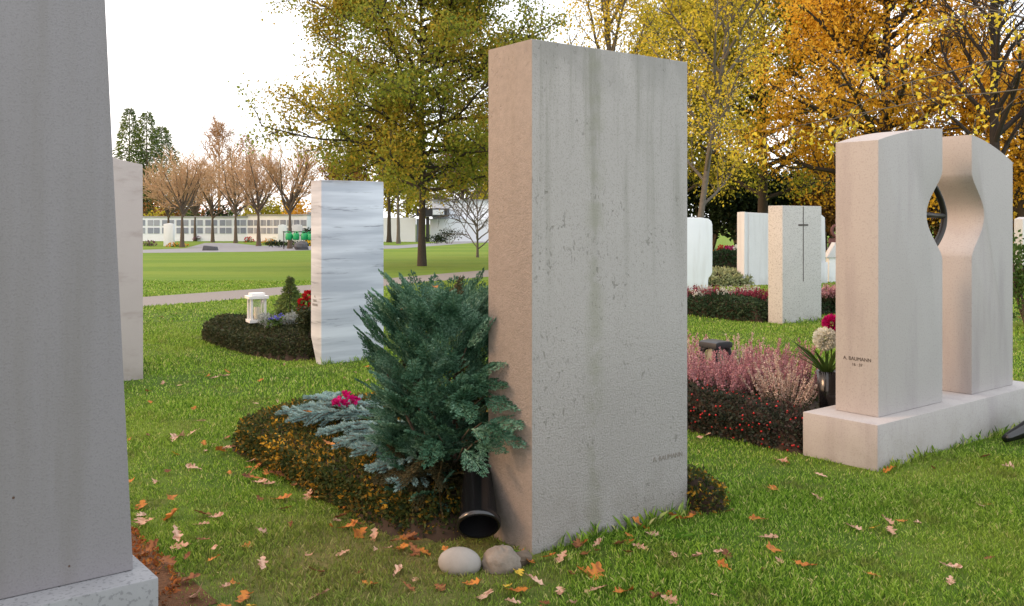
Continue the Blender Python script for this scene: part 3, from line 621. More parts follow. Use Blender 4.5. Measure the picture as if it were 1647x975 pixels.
tree('bare_oak', 'dark nearly bare tree with heavy forked limbs at the right edge', at(1600, 29), 8.5, .24, lambda z: np.interp(z, [2, 5, 8.5], [3.6, 3.8, 2.2]), 2.8, 17, 9, 6, .6, .12, M['orange'], M['barkdark'], 206, up=1.1, l2=.5, l3=.8, tw=.009, curve=.05)
tree('rusty_tree', 'low rusty leaved tree right of the monument, beneath the bare dark tree', at(1645, 33), 6.4, .2, lambda z: np.interp(z, [1.5, 4, 6.4], [3.8, 3.4, 1.4]), 1.6, 30, 9, 6, 12, .17, M['orange'], M['bark'], 207, up=.2, l3=.55, tw=.009, spread=.45)
# tree standing outside the frame whose long branch droops in with hanging yellow leaves
tree('cherry_tree', 'tree beyond the right edge whose thin branches droop in with hanging yellow leaves', Vector((9.3, 13.5, 0)), 5.2, .16, lambda z: 5.6, 3.3, 7, 9, 5, 4.2, .095, M['yellow'], M['barkgrey'], 208, up=.03, l2=.3, l3=.4, tw=.004, droop=.10, az0=[2.9, 3.0, 3.15, 2.75, 3.3, 1.0, 5.0], spread=.16, curve=.0, upvar=.15, lr=.016)
for i, (x, d, sx, h, m, lab) in enumerate([(1130, 52, 3.2, 4.6, 'yew', 'dark yew mass just right of the tall slab'), (1195, 50, 2.6, 4.0, 'yew', 'dark yew behind the fluted pale stone'), (1262, 51, 3.0, 3.8, 'yew', 'dark yew directly behind the granite cross stone'), (1330, 50, 3.0, 4.2, 'brownleaf', 'brown undergrowth shrub left of the twin pillars'),
        (1400, 52, 3.2, 4.0, 'yew', 'dark yew hidden by the left pillar of the monument'), (1480, 50, 3.0, 3.6, 'green', 'green shrub seen through the gap of the twin pillars'), (1570, 48, 3.4, 3.6, 'brownleaf', 'brown shrub behind the right pillar of the monument'), (1660, 46, 3.4, 3.2, 'brownleaf', 'brown shrub behind the green shrub at the right edge'), (1060, 54, 3.2, 4.4, 'yew', 'dark yew hidden by the tall slab')]):
    bush('yew' if m == 'yew' else 'shrub', lab, at(x, d), sx, 1.6, h * 1.3, 6000, .27, M[m], 220 + i, lumps=7)
bush('shrub', 'leafy green shrub standing at the right edge beyond the monument', at(1662, 13.5), .62, .6, 1.35, 1800, .075, M['green'], 240)
# litter of fallen leaves under the far trees
rng = np.random.default_rng(8); q = 900; P = np.stack([rng.uniform(6, 20, q), rng.uniform(38, 52, q), rng.uniform(.02, .05, q)], -1); ax = rng.normal(size=(q, 3)); ax[:, 2] *= .15
tag(cloud('leaf_litter', M['redleaf'], None, P, .14, rng, ax, .8), 'orange leaf litter under the dark yews', 'fallen leaves', kind='stuff')

# ---------------------------------------------------------------- grave beds
def bed(name, label, fr, u0, u1, v0, v1, h, nleaf, ls, mat, seed, soil='soil', pw=5, lump=.25, cat='grave bed', w=.6, stick=.03, dz=.02, ret=False, foil='foliage'):
    rng = np.random.default_rng(seed); cu, cv = (u0 + u1) / 2, (v0 + v1) / 2; a, b = (u1 - u0) / 2, (v1 - v0) / 2
    o = thing(name, label, cat, fr.w(cu, cv), fr.th); excl.append((fr, u0 + .03, u1 - (.12 if soil == 'litter' else .03), v0 + .03, v1 - (.12 if soil == 'litter' else .03)))
    def hh(x, y):
        e = np.clip((np.abs(x / a) ** pw + np.abs(y / b) ** pw), 0, 1); return h * (1 - e) ** .38 * (1 - lump + 2 * lump * vnoise(x + 9, y + 9, 3.1, seed)) 
    nu, nv = 26, 26; X, Y = np.meshgrid(np.linspace(-a, a, nu), np.linspace(-b, b, nv)); Zz = hh(X, Y) - dz
    g = Geo(); i, j = np.meshgrid(np.arange(nv - 1), np.arange(nu - 1), indexing='ij'); b0 = (i * nu + j).ravel()
    g.add(np.stack([X, Y, Zz], -1), np.stack([b0, b0 + 1, b0 + nu + 1, b0 + nu], -1)); g.build('soil', M[soil], o, True)
    # leaves over the surface, thicker where the side is steep
    k = int(nleaf * 2.2); x = rng.uniform(-a, a, k); y = rng.uniform(-b, b, k); e = .01
    gx = (hh(x + e, y) - hh(x - e, y)) / (2 * e); gy = (hh(x, y + e) - hh(x, y - e)) / (2 * e)
    wt = np.sqrt(1 + np.clip(gx ** 2 + gy ** 2, 0, 30)); ok = (rng.random(k) < wt / 5.5 * 2) & (hh(x, y) > .02); x, y, gx, gy = x[ok][:nleaf], y[ok][:nleaf], gx[ok][:nleaf], gy[ok][:nleaf]
    nrm = unit(np.stack([-gx, -gy, np.ones_like(gx)], -1)); n_ = len(x); z = hh(x, y); drop = (rng.random(n_) ** 2) * np.clip(np.sqrt(gx ** 2 + gy ** 2), 0, 4) * .03
    P = np.stack([x, y, z - drop], -1) + nrm * (rng.random((n_, 1)) ** 1.5 * stick - .005); ax = nrm * .5 + rng.normal(0, .8, (n_, 3))
    ns_ = int((a + b) * 4 * h * nleaf / (4 * a * b + 8 * (a + b) * h) * 1.3); th = rng.random(ns_) * 6.283; big = a * .5 + b * .5
    q_ = rng.random(ns_) * 2 * (a + b); sx_ = np.where(q_ < 2 * a, q_ - a, np.sign(rng.random(ns_) - .5) * a); sy_ = np.where(q_ < 2 * a, np.sign(rng.random(ns_) - .5) * b, q_ - 2 * a - b)
    rr_ = (np.abs(sx_ / a) ** pw + np.abs(sy_ / b) ** pw) ** (-1 / pw); zf = rng.random(ns_); zz_ = zf * h * .72; ins = .99 - .03 * zf - .03 * rng.random(ns_)
    sx_, sy_ = sx_ * rr_, sy_ * rr_; sn = unit(np.stack([np.sign(sx_) * np.abs(sx_ / a) ** (pw - 1) / a, np.sign(sy_) * np.abs(sy_ / b) ** (pw - 1) / b, .35 + 0 * sx_], -1))
    P = np.concatenate([P, np.stack([sx_ * ins, sy_ * ins, zz_], -1) + sn * (rng.random((ns_, 1)) ** 2 * stick * .9)]); nrm = np.concatenate([nrm, sn]); ax = np.concatenate([ax, sn * .5 + rng.normal(0, .8, (ns_, 3))]); n_ = len(P)
    f = cloud(foil, mat, o, P, ls * rng.uniform(.6, 1.25, n_), rng, ax, w, .1)
    return (o, P, nrm, hh, cu, cv) if ret else o
M['coto'] = leafmat('cotoneaster_autumn', [(.016, .026, .010), (.026, .042, .014), (.036, .055, .016), (.05, .07, .02), (.065, .08, .022), (.085, .085, .022), (.16, .10, .02), (.50, .26, .025), (.66, .40, .05)], .3, .22, 4.0, .45)
M['cotodark'] = leafmat('cotoneaster_dark', [(.020, .030, .016), (.038, .052, .022), (.062, .068, .03), (.08, .06, .035)], .2, .3, 3, .4)
M['cotored'] = leafmat('red_berry_cover', [(.018, .026, .018), (.038, .048, .03), (.06, .05, .04), (.10, .05, .045)], .2, .3, 3, .4)
M['hedge'] = leafmat('box_hedge', [(.018, .036, .018), (.034, .064, .03), (.06, .085, .04)], .2, .2, 3, .4)
M['rust'] = leafmat('rust_cover', [(.05, .035, .012), (.16, .05, .018), (.30, .09, .025), (.38, .14, .03), (.05, .08, .02)], .25, .3, 5)
mb, mbP, mbN, mbh, mcu, mcv = bed('grave_bed', 'cotoneaster bed with orange and dark green leaves around the conifer shrub', FM, -.40, 1.22, .36, 3.02, .24, 46000, .027, M['coto'], 301, 'soil', ret=True)
bed('ground_cover', 'small tuft of cotoneaster at the right foot of the tall slab', FM, 1.03, 1.24, -.12, .36, .2, 1500, .026, M['coto'], 303, pw=2.5, cat='ground cover')
bed('grave_bed', 'dark mounded cotoneaster bed beside the banded marble slab', FB, -.30, .75, .35, 3.15, .30, 20000, .032, M['cotodark'], 304, pw=3)
bed('grave_bed', 'rusty red ground cover strip behind the nearest left slab', FL, -.75, .36, .12, 1.95, .03, 15000, .024, M['rust'], 305, 'litter', pw=3.2, stick=.014, dz=-.003)
bed('grave_bed', 'scrubby brown ground cover at the foot of the veined slab', F2, -.7, .12, .22, 1.5, .12, 3000, .035, M['brownleaf'], 306, pw=3)
hb, hbP, hbN, hh_, hcu, hcv = bed('border_hedge', 'low dark border hedge dotted with red berries beside the monument plinth', FN, -.04, .42, .52, 3.2, .25, 19000, .028, M['cotored'], 307, pw=6, cat='hedge', ret=True)
rng = np.random.default_rng(9); sel = rng.choice(len(hbP), 420); g = Geo()
for p in (hbP[sel] + hbN[sel] * .018): g.ball(p, .0075, seg=5, rings=3)
bo = g.build('berries', plain('red_berries', (.45, .015, .015), .35), hb, True); bo['kind'] = 'stuff'
bed('grave_bed', 'dark earth bed with heather behind the red berry hedge', FN, .40, 2.2, .52, 3.1, .13, 5000, .03, M['cotodark'], 308, pw=8)
bed('border_hedge', 'clipped dark green border hedge left of the granite cross stone', FC, -.12, .30, .3, 3.6, .30, 9000, .045, M['hedge'], 309, pw=7, cat='hedge')
bed('grave_bed', 'planted bed of heather behind the clipped border hedge', FC, .30, 1.1, .3, 3.5, .22, 3000, .05, M['hedge'], 310, pw=7)
ptb = G(1328, 506); FD = Fr((ptb.x, ptb.y), THM)
bed('border_hedge', 'short dark hedge between the granite cross stone and the monument', FD, -.3, 1.6, 0, .4, .26, 3000, .05, M['hedge'], 311, pw=6, cat='hedge')
pe = G(1150, 461); FE = Fr((pe.x, pe.y), rad(10))
bed('grave_bed', 'bed of pale trailing plants between the white stones', FE, -.9, 1.2, 0, 1.6, .30, 4200, .09, leafmat('pale_trailing_plant', [(.26, .30, .14), (.40, .43, .24), (.16, .18, .08)], .3), 312, pw=3)
pe = G(1150, 432); FH = Fr((pe.x, pe.y), rad(6))
bed('border_hedge', 'far low clipped hedge beyond the pale trailing plants', FH, -1.5, 1.6, 0, .6, .55, 3500, .09, M['hedge'], 313, pw=7, cat='hedge')
for i, (x, c, lab) in enumerate([(1166, 'red', 'red flower clump on the far low hedge'), (1176, 'pink', 'pink flower clump on the far low hedge'), (1189, 'white', 'white flower clump on the far low hedge')]):
    p = G(x, 427); flower_clump('flower_clump', lab, (p.x, p.y + .3, .45), .22, .22, c, 320 + i, 90, .08)
p = G(1341, 452); flower_clump('chrysanthemum', 'bright yellow chrysanthemum in front of the little white marker', p, .28, .62, 'yellow', 330, 300, .06)

# ---------------------------------------------------------------- heather
M['heathpink'] = leafmat('heather_pink', [(.30, .12, .15), (.46, .21, .24), (.60, .36, .36), (.38, .16, .20)], .25)
M['heathcream'] = leafmat('heather_cream', [(.52, .38, .31), (.66, .55, .45), (.48, .28, .26)], .25)
M['heathred'] = leafmat('heather_red', [(.22, .03, .06), (.32, .06, .10), (.2, .03, .05)], .25)
M['heathwhite'] = leafmat('heather_white', [(.5, .5, .44), (.62, .6, .55), (.35, .36, .3)], .25)
M['heathgreen'] = leafmat('heather_green', [(.03, .05, .015), (.06, .08, .025), (.09, .10, .04)], .25)
def heather(label, R, H, mat, seed, nsp=80, fl=22, fs=.02, group=None, name='heather_plant'):
    rng = np.random.default_rng(seed); o = thing(name, label, 'heather', (0, 0, 0), 0, group); FP = []; FA = []; GP = []; GA = []; g = Geo()
    for i in range(nsp):
        r = R * math.sqrt(rng.random()) ; a = rng.random() * 6.283; tilt = r / R * .75; b = np.array([r * .35 * math.cos(a), r * .35 * math.sin(a), 0]); L = H * rng.uniform(.7, 1.1) * (1 - .15 * r / R)
        d = np.array([math.cos(a) * math.sin(tilt), math.sin(a) * math.sin(tilt), math.cos(tilt)]); pts = wander(rng, b, d, L, 5, .035, .03); g.tube(pts, np.linspace(.003, .0012, 6), 3)
        t = 1.5 + 3.5 * rng.random(fl) ** .9; p = np.stack([np.interp(t, range(6), pts[:, c]) for c in range(3)], -1); FP.append(p + rng.normal(0, .0022, p.shape)); q = rng.normal(size=p.shape); q[:, 2] += 1.0; FA.append(q)
        t = rng.uniform(.2, 2.6, fl // 2); p = np.stack([np.interp(t, range(6), pts[:, c]) for c in range(3)], -1); GP.append(p); q = rng.normal(size=p.shape); q[:, 2] += .6; GA.append(q)
    g.build('stems', M['bark2'], o)
    cloud('blossoms', mat, o, np.concatenate(FP), fs * rng.uniform(.7, 1.2, nsp * fl), rng, np.concatenate(FA), .7)
    gp = np.concatenate(GP); cloud('foliage', M['heathgreen'], o, gp, fs * 1.2, rng, np.concatenate(GA), .35); return o
hs = [heather('', .28, .46, M['heathpink'], 401, 58, 120, .0145), heather('', .28, .44, M['heathcream'], 402, 54, 120, .0145), heather('', .27, .48, M['heathpink'], 403, 58, 120, .014)]
spots = [(1118, 632, 6.85, 0, 'pink heather half hidden by the right edge of the tall slab'), (1165, 640, 6.75, 2, 'dusky pink heather in front of the black lantern'), (1213, 645, 6.8, 0, 'pink heather in the middle of the monument bed'),
         (1262, 652, 6.5, 1, 'cream tipped heather at the front right of the monument bed'), (1130, 615, 7.5, 1, 'cream tipped heather beside the black lantern at its left'), (1195, 615, 7.6, 1, 'cream heather just right of the black lantern'), (1240, 615, 7.5, 2, 'tall pink heather at the back of the monument bed'), (1290, 625, 7.1, 0, 'pink heather beside the black flower vase'), (1085, 610, 7.9, 2, 'pink heather hidden behind the tall slab'), (1225, 625, 7.1, 1, 'cream streaked heather between two pink ones in the monument bed')]
used = set()
for i, (x, y, d, k, lab) in enumerate(spots):
    p = PD(x, y, d + .25); z = .09
    if k not in used: o = hs[k]; used.add(k); o.location = (p.x, p.y, z); o['label'] = lab; o['group'] = 'heather plants in the monument bed'
    else: o = dup(hs[k], (p.x, p.y, z), i * 1.3, lab, 'heather plants in the monument bed', .95 + .1 * (i % 3) / 2)
hr = [heather('', .24, .30, M['heathred'], 411, 70, 14, .03, name='heather_plant'), heather('', .24, .30, M['heathwhite'], 412, 70, 14, .03), heather('', .24, .3, M['heathpink'], 413, 70, 14, .03)]
lab2 = ['pale and red heather at the slab edge in the bed of the granite cross stone', 'white heather second from the tall slab in the cross stone bed', 'red heather third from the tall slab in the cross stone bed', 'white heather in the middle of the cross stone bed', 'deep red heather near the cross stone, left one', 'deep red heather touching the granite cross stone', 'white tuft of heather at the back of the cross stone bed']
used = set()
for i, (x, k) in enumerate([(1112, 0), (1133, 1), (1152, 0), (1172, 1), (1192, 0), (1215, 0), (1205, 1)]):
    p = PD(x, 488, 15.2 + (i == 6) * .5 - (x - 1112) * .006)
    if k not in used: o = hr[k]; used.add(k); o.location = (p.x, p.y, .2); o['label'] = lab2[i]; o['group'] = 'heather in the cross stone bed'
    else: dup(hr[k], (p.x, p.y, .2), i * 1.1, lab2[i], 'heather in the cross stone bed')
for i, x in enumerate((1326, 1345, 1366)):
    p = PD(x, 490, 15.3); lab = ['pink heather touching the right side of the granite cross stone', 'pink heather beside the monument, behind the short dark hedge', 'pink heather hidden behind the left pillar'][i]
    if i == 0: o = hr[2]; o.location = (p.x, p.y, .2); o['label'] = lab; o['group'] = 'pink heather by the short dark hedge'
    else: dup(hr[2], (p.x, p.y, .2), i, lab, 'pink heather by the short dark hedge')

# ---------------------------------------------------------------- false cypress shrub
def spray_template(rng):
    P = []; A = []; S = []
    for t in np.linspace(.04, 1, 22): P.append((t * .92, 0, 0)); A.append((1, rng.normal(0, .15), 0)); S.append(.10)
    for i, t in enumerate(np.linspace(.08, .92, 17)):
        sg = 1 if i % 2 else -1; L = (.50 * (1 - t) ** .9 + .06) * rng.uniform(.6, 1.15); d = np.array([math.cos(.75), sg * math.sin(.75), 0]); m = max(3, int(L / .042))
        for q in range(m):
            s = (q + .5) / m; p = np.array([t * .92, 0, 0]) + d * L * s + np.array([0, 0, -.10 * (L * s) ** 2]); P.append(p); A.append(d + rng.normal(0, .12, 3)); S.append(.085 * (1 - .35 * s))
            if q and q < m: 
                for s2 in (-1, 1): d2 = np.array([math.cos(.75 + s2 * .65), sg * math.sin(.75 + s2 * .65), 0]); P.append(p); A.append(d2 + rng.normal(0, .1, 3)); S.append(.085 * (1 - .5 * s) + .01)
    return np.array(P), unit(np.array(A)), np.array(S)
M['cyp'] = leafmat('cypress_green', [(.016, .048, .027), (.040, .105, .062), (.09, .19, .125), (.22, .35, .27)], .2, .55, 5.0, .5)
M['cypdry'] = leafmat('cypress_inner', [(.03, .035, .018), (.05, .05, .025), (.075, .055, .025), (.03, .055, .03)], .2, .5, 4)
rng = np.random.default_rng(77); tmpl = [spray_template(rng) for _ in range(5)]
shr = thing('conifer_shrub', 'bushy blue green conifer shrub leaning against the left side of the tall slab', 'shrub', FM.w(-.02, .70, 0))
gG, gD, gS = Geo(), Geo(), Geo()
stems = []
for i in range(9):
    a = i * .7 + .3; st = wander(rng, (.03 * math.cos(a), .03 * math.sin(a), -.02), (.30 * math.cos(a), .30 * math.sin(a), 1), rng.uniform(.6, .85), 8, .06, .03); stems.append(st); gS.tube(st, np.linspace(.014, .004, 9), 6)
def add_spray(p, d, L, up, dry):
    P, A, S = tmpl[rng.integers(5)]; x = d / np.linalg.norm(d); y = unit(np.cross(up, x)); z = np.cross(x, y); R = np.stack([x, y, z], 0)
    P2 = P.copy(); P2[:, 2] += -.16 * P[:, 0] ** 2; V, Fq = leaves((P2 * L) @ R + p, S * L * 1.15, rng, A @ R, .42, .05)
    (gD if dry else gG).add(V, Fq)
cnt = 0
while cnt < 620:
    t = rng.random(); z = .10 + 1.04 * t; R = .47 * np.interp(z, [.05, .25, .5, .75, .98, 1.1, 1.2], [.36, .46, .70, 1.0, 1.0, .74, .45]); a = rng.random() * 6.283
    rr = R * (1 - rng.random() ** 2 * .8) * (.72 + .56 * vnoise(a * 1.3 + 7, z * 4, 1, 5)); p0 = np.array([rr * .72 * math.cos(a), rr * .72 * math.sin(a), z - .08])
    w0 = FM.loc(shr.location.x + p0[0], shr.location.y + p0[1])
    if w0[1] < .40 and w0[0] > -.06: continue
    d = np.array([math.cos(a), math.sin(a), .30 + 1.35 * (z / 1.1) + rng.normal(0, .35)]); d /= np.linalg.norm(d)
    L = rng.uniform(.12, .27); nrm = np.array([-math.cos(a) * .8, -math.sin(a) * .8, .7]) + rng.normal(0, .45, 3)
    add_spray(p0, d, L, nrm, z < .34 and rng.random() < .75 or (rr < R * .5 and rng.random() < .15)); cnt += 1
# sprays reaching out in front of the slab's side face, and the lower right fans
for px_, py_, dd, dx, dz, L in [(775, 618, 4.42, .5, .1, .2), (790, 640, 4.36, .6, -.05, .2), (800, 700, 4.28, .8, -.05, .2), (790, 680, 4.30, .7, .1, .22), (770, 690, 4.32, .6, .05, .24), (760, 720, 4.34, .3, -.2, .2), (780, 600, 4.45, .5, .3, .2), (765, 560, 4.5, .4, .7, .22), (745, 640, 4.35, .2, -.1, .22), (720, 700, 4.4, -.1, -.2, .2), (775, 715, 4.30, .75, .02, .18)]:
    p = PD(px_ - 15, py_, dd); add_spray(np.array(p - shr.location), np.array([dx, -.35, dz]), L, np.array([.1, -.5, .9]), False)
    gS.tube([np.array((.05, -.02, max(.1, p.z - .2))), np.array(p - shr.location)], [.006, .003], 4)
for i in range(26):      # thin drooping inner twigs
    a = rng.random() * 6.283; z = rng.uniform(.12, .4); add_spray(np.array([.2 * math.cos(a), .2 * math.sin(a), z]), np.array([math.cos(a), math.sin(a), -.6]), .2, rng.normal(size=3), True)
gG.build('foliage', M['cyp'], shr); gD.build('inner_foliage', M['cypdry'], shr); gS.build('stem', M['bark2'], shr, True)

# ---------------------------------------------------------------- blue spruce sprigs on the bed
M['bspruce'] = leafmat('blue_spruce_needles', [(.13, .22, .21), (.20, .31, .30), (.28, .40, .39), (.10, .17, .15)], .15, .3, 8)
def sprig(seed):
    rng = np.random.default_rng(seed); o = thing('spruce_sprig', '', 'sprig'); gt = Geo(); NP, NA, NS = [], [], []
    axis = wander(rng, (0, 0, 0), (1, 0, .1), .34, 6, .05, -.01); arms = [axis]
    for i in range(7):
        sg = 1 if i % 2 else -1; t = .6 + i * .62; p = np.array([np.interp(t, range(7), axis[:, c]) for c in range(3)]); L = .19 * (1 - i / 13)
        arms.append(wander(rng, p, (math.cos(.8), sg * math.sin(.8), .08), L, 4, .06, -.01))
    for ar in arms:
        m = len(ar) - 1; gt.tube(ar, np.linspace(.005, .003, m + 1), 4); L = np.linalg.norm(ar[-1] - ar[0]); k = int(L / .00075)
        t = rng.uniform(0, m, k); p = np.stack([np.interp(t, range(m + 1), ar[:, c]) for c in range(3)], -1); td = unit(ar[-1] - ar[0]); r = rng.normal(size=(k, 3)); r -= (r @ td)[:, None] * td; r = unit(r)
        NP.append(p); NA.append(r * .75 + td * .85); NS.append(rng.uniform(.02, .03, k) * np.where(t > m - .3, .8, 1))
    gt.build('twig', M['bark2'], o); P = np.concatenate(NP); cloud('needles', M['bspruce'], o, P, np.concatenate(NS), rng, np.concatenate(NA), .22, .02); return o
sp = [sprig(500 + i) for i in range(3)]; rng = np.random.default_rng(12)
sl = 'blue spruce sprig laid on the cotoneaster bed, overlapping others beside the conifer shrub'
tips = [(640, 762, 4.1), (655, 752, 4.4), (610, 755, 3.9), (575, 740, 3.8), (455, 658, 3.2), (480, 650, 2.8), (500, 668, 3.3), (470, 672, 3.5), (520, 690, 3.5), (545, 705, 3.6), (570, 720, 3.7), (595, 735, 3.8), (620, 748, 3.9), (560, 672, 3.0), (590, 692, 3.4), (615, 712, 3.6), (530, 652, 2.4), (505, 640, 2.2), (600, 665, 2.8), (640, 725, 3.9), (575, 650, 2.2), (540, 672, 3.2), (565, 694, 3.5)]
for i, (x, y, a) in enumerate(tips):
    p = G(x, y, .29); L = .30; bx_, by_ = p.x - L * math.cos(a), p.y - L * math.sin(a); uu, vv = FM.loc(np.array([bx_, p.x]), np.array([by_, p.y]))
    zz = mbh(uu - mcu, vv - mcv); base = Vector((bx_, by_, float(max(zz.max(), .24)) + .012 * (i % 4) + .035))
    o = sp[i] if i < 3 else dup(sp[i % 3], base, a); o.location = base; o.rotation_euler = (rng.normal(0, .15), rng.normal(0, .06) + .02, a); o['label'] = sl; o['group'] = 'blue spruce sprigs on the cotoneaster bed'

# ---------------------------------------------------------------- small plants of the beds
def spheric(o, name, mat, c, R, n, ls, rng, w=.9):
    d = unit(rng.normal(size=(n, 3))); return cloud(name, mat, o, np.array(c) + d * R * .5, ls, rng, d + rng.normal(0, .25, (n, 3)), w)
rng = np.random.default_rng(30)
p = PD(558, 640, 5.95); o = thing('cyclamen', 'magenta cyclamen blooming at the left of the conifer shrub', 'flowers', (p.x, p.y, .24))
cloud('foliage', M['green'], o, np.stack([rng.normal(0, .05, 60), rng.normal(0, .05, 60), rng.uniform(0, .06, 60)], -1), .05, rng, None, .9)
g = Geo(); BP = []; BA = []
for i in range(13):
    q = np.array([rng.normal(0, .045), rng.normal(0, .04), rng.uniform(.10, .17)]); g.tube([(q[0] * .3, q[1] * .3, 0), q], .002, 4); k = 9; BP.append(np.repeat(q[None], k, 0)); aa = rng.normal(size=(k, 3)); aa[:, 2] += .6; BA.append(aa)
g.build('stems', M['heathgreen'], o); cloud('blossoms', M['f_magenta'], o, np.concatenate(BP), .032, rng, np.concatenate(BA), .8)
# white lantern on the marble bed
p = PD(413, 520, 11.3); o = thing('grave_lantern', 'white square lantern with a candle on the dark mounded bed', 'lantern', (p.x, p.y, p.z + .015), .5); o.scale = (.95, .95, 1.12)
g = Geo(); g.box(-.115, .115, -.115, .115, 0, .03); g.build('base', M['whitemetal'], o)
for sx in (-1, 1):
    for sy in (-1, 1): g = Geo(); g.box(sx * .085 - .014, sx * .085 + .014, sy * .085 - .014, sy * .085 + .014, .031, .255); g.build('post', M['whitemetal'], o)
g = Geo(); g.box(-.125, .125, -.125, .125, .256, .285); g.box(-.085, .085, -.085, .085, .287, .315); g.build('roof', M['whitemetal'], o)
g = Geo(); g.box(-.075, .075, -.075, .075, .032, .25); g.build('glass', M['glass'], o)
g = Geo(); g.lathe([(0, .034), (.04, .034), (.04, .16), (0, .165)], 14); g.build('candle', M['candle'], o, True)
# black lantern in the heather
p = PD(1151, 562, 7.6); o = thing('grave_lantern', 'black four-legged lantern among the pink heather', 'lantern', (p.x, p.y, .10), .55)
g = Geo(); z0 = .28
bm = [(-.095, z0 + .105), (.095, z0 + .105), (.09, z0 + .148), (.06, z0 + .158), (-.06, z0 + .158), (-.09, z0 + .148)]
prism('roof', bm, -.10, .10, M['blackmetal'], o, .006)
for sx in (-1, 1):
    for sy in (-1, 1): g = Geo(); g.tube([(sx * .05, sy * .05, z0 + .122), (sx * .072, sy * .072, z0 + .085), (sx * .078, sy * .078, z0 + .03), (sx * .08, sy * .08, 0)], [.034, .024, .02, .018], 6); g.build('leg', M['blackmetal'], o)
g = Geo(); g.box(-.09, .09, -.09, .09, .12, .14); g.build('base', M['blackmetal'], o)
g = Geo(); g.lathe([(.062, .10), (.074, .2), (.074, .33), (.055, .398)], 16); g.build('glass', plain('frosted_glass', (.22, .22, .17), .25), o, True)
g = Geo(); g.lathe([(0, .143), (.045, .143), (.045, .235), (0, .24)], 14); g.build('candle', M['redwax'], o, True)
# dwarf spruce, dark plant, silver plants, pansies, red roses by the marble
p = PD(467, 520, 11.2); conifer('dwarf_spruce', 'small green cone-shaped spruce between the white lantern and the marble slab', (p.x, p.y, .24), .62, .29, M['conif'], 600, 2600, .07, ex=1.25)
M['silver'] = leafmat('silver_leaves', [(.28, .31, .30), (.40, .43, .42), (.2, .23, .2)], .2)
for i, (x, lab) in enumerate([(438, 'silver-leaved plant at the foot of the white lantern'), (464, 'silver-leaved plant in front of the dwarf spruce')]):
    p = PD(x, 534, 10.8); bush('silver_plant', lab, (p.x, p.y, .29), .16, .13, .17, 700, .036, M['silver'], 610 + i, 'plant', w=.25, stem=False)
p = PD(447, 537, 10.7); o = thing('pansy', 'blue pansy between the two silver-leaved plants', 'flowers', (p.x, p.y - .1, .33))
cloud('foliage', M['green'], o, rng.normal(0, .05, (90, 3)) * np.array([1, 1, .5]) + np.array([0, 0, .05]), .045, rng, None, .7); M['blue'] = leafmat('blue_petals', [(.10, .10, .5), (.2, .2, .6), (.06, .05, .3)], .3)
cloud('blossoms', M['blue'], o, np.concatenate([np.repeat(np.array([[a, b, c]]), 8, 0) for a, b, c in ((.02, -.05, .09), (-.05, -.03, .07), (.06, 0, .11))]), .04, rng, None, .95)
p = PD(491, 545, 10.3); bush('dark_plant', 'dark brown green plant tight against the left side of the marble slab', (p.x, p.y, .15), .09, .1, .42, 800, .04, M['cotodark'], 620, 'plant')
p = PD(494, 520, 10.9); o = thing('red_roses', 'red roses with green leaves beside the marble slab', 'flowers', (p.x, p.y, .25))
cloud('foliage', M['green'], o, rng.normal(0, 1, (260, 3)) * np.array([.07, .07, .10]) + np.array([0, 0, .2]), .05, rng, None, .7)
for a, b, c, r in ((.02, -.05, .40, .055), (-.06, -.05, .33, .035), (-.03, -.08, .27, .03), (-.08, -.03, .25, .028), (.05, -.07, .29, .03)): spheric(o, 'blossom', M['f_red'], (a, b, c), r, 70, r * .9, rng)
g = Geo(); g.tube([(0, 0, -.02), (.01, -.03, .36)], .006, 5); g.build('stem', M['heathgreen'], o)
# black vase with dahlia and chrysanthemum by the left pillar
p = PD(1331, 600, 6.42); o = thing('flower_vase', 'black vase with arched green leaves behind the left pillar', 'vase', (p.x, p.y, .16))
g = Geo(); g.lathe([(0, 0), (.05, 0), (.06, .15), (.075, .32), (.068, .32), (.05, .05)], 18); g.build('vase', M['black'], o, True)
g = Geo()
for i in range(26):
    a = rng.uniform(1.8, 5.6); d = wander(rng, (.0, 0, .28), (math.cos(a) * .9, math.sin(a) * .5, 1), rng.uniform(.25, .42), 5, .05, -.12); sd_ = np.array([math.sin(a), -math.cos(a), 0]) * .011; wv = np.array([.3, 1, 1.1, .9, .6, .05])[:, None]
    g.add(np.concatenate([d - sd_ * wv, d + sd_ * wv]), np.array([(k, k + 1, k + 7, k + 6) for k in range(5)]))
g.build('foliage', M['green'], o)
q = PD(1327, 545, 6.38); o = thing('chrysanthemum', 'cream white chrysanthemum head leaning out of the black vase', 'flowers', (q.x, q.y, q.z)); spheric(o, 'blossom', M['f_white'], (0, 0, 0), .075, 380, .05, rng, .6)
g = Geo(); g.tube([(0, 0, -.02), (.02, .02, -.25)], .005, 5); g.build('stem', M['heathgreen'], o)
q = PD(1338, 521, 6.45); o = thing('dahlia', 'magenta dahlia head above the white chrysanthemum', 'flowers', (q.x, q.y, q.z)); spheric(o, 'blossom', M['f_magenta'], (0, 0, 0), .06, 300, .045, rng, .6)
g = Geo(); g.tube([(0, 0, -.02), (0, .02, -.32)], .005, 5); g.build('stem', M['heathgreen'], o)

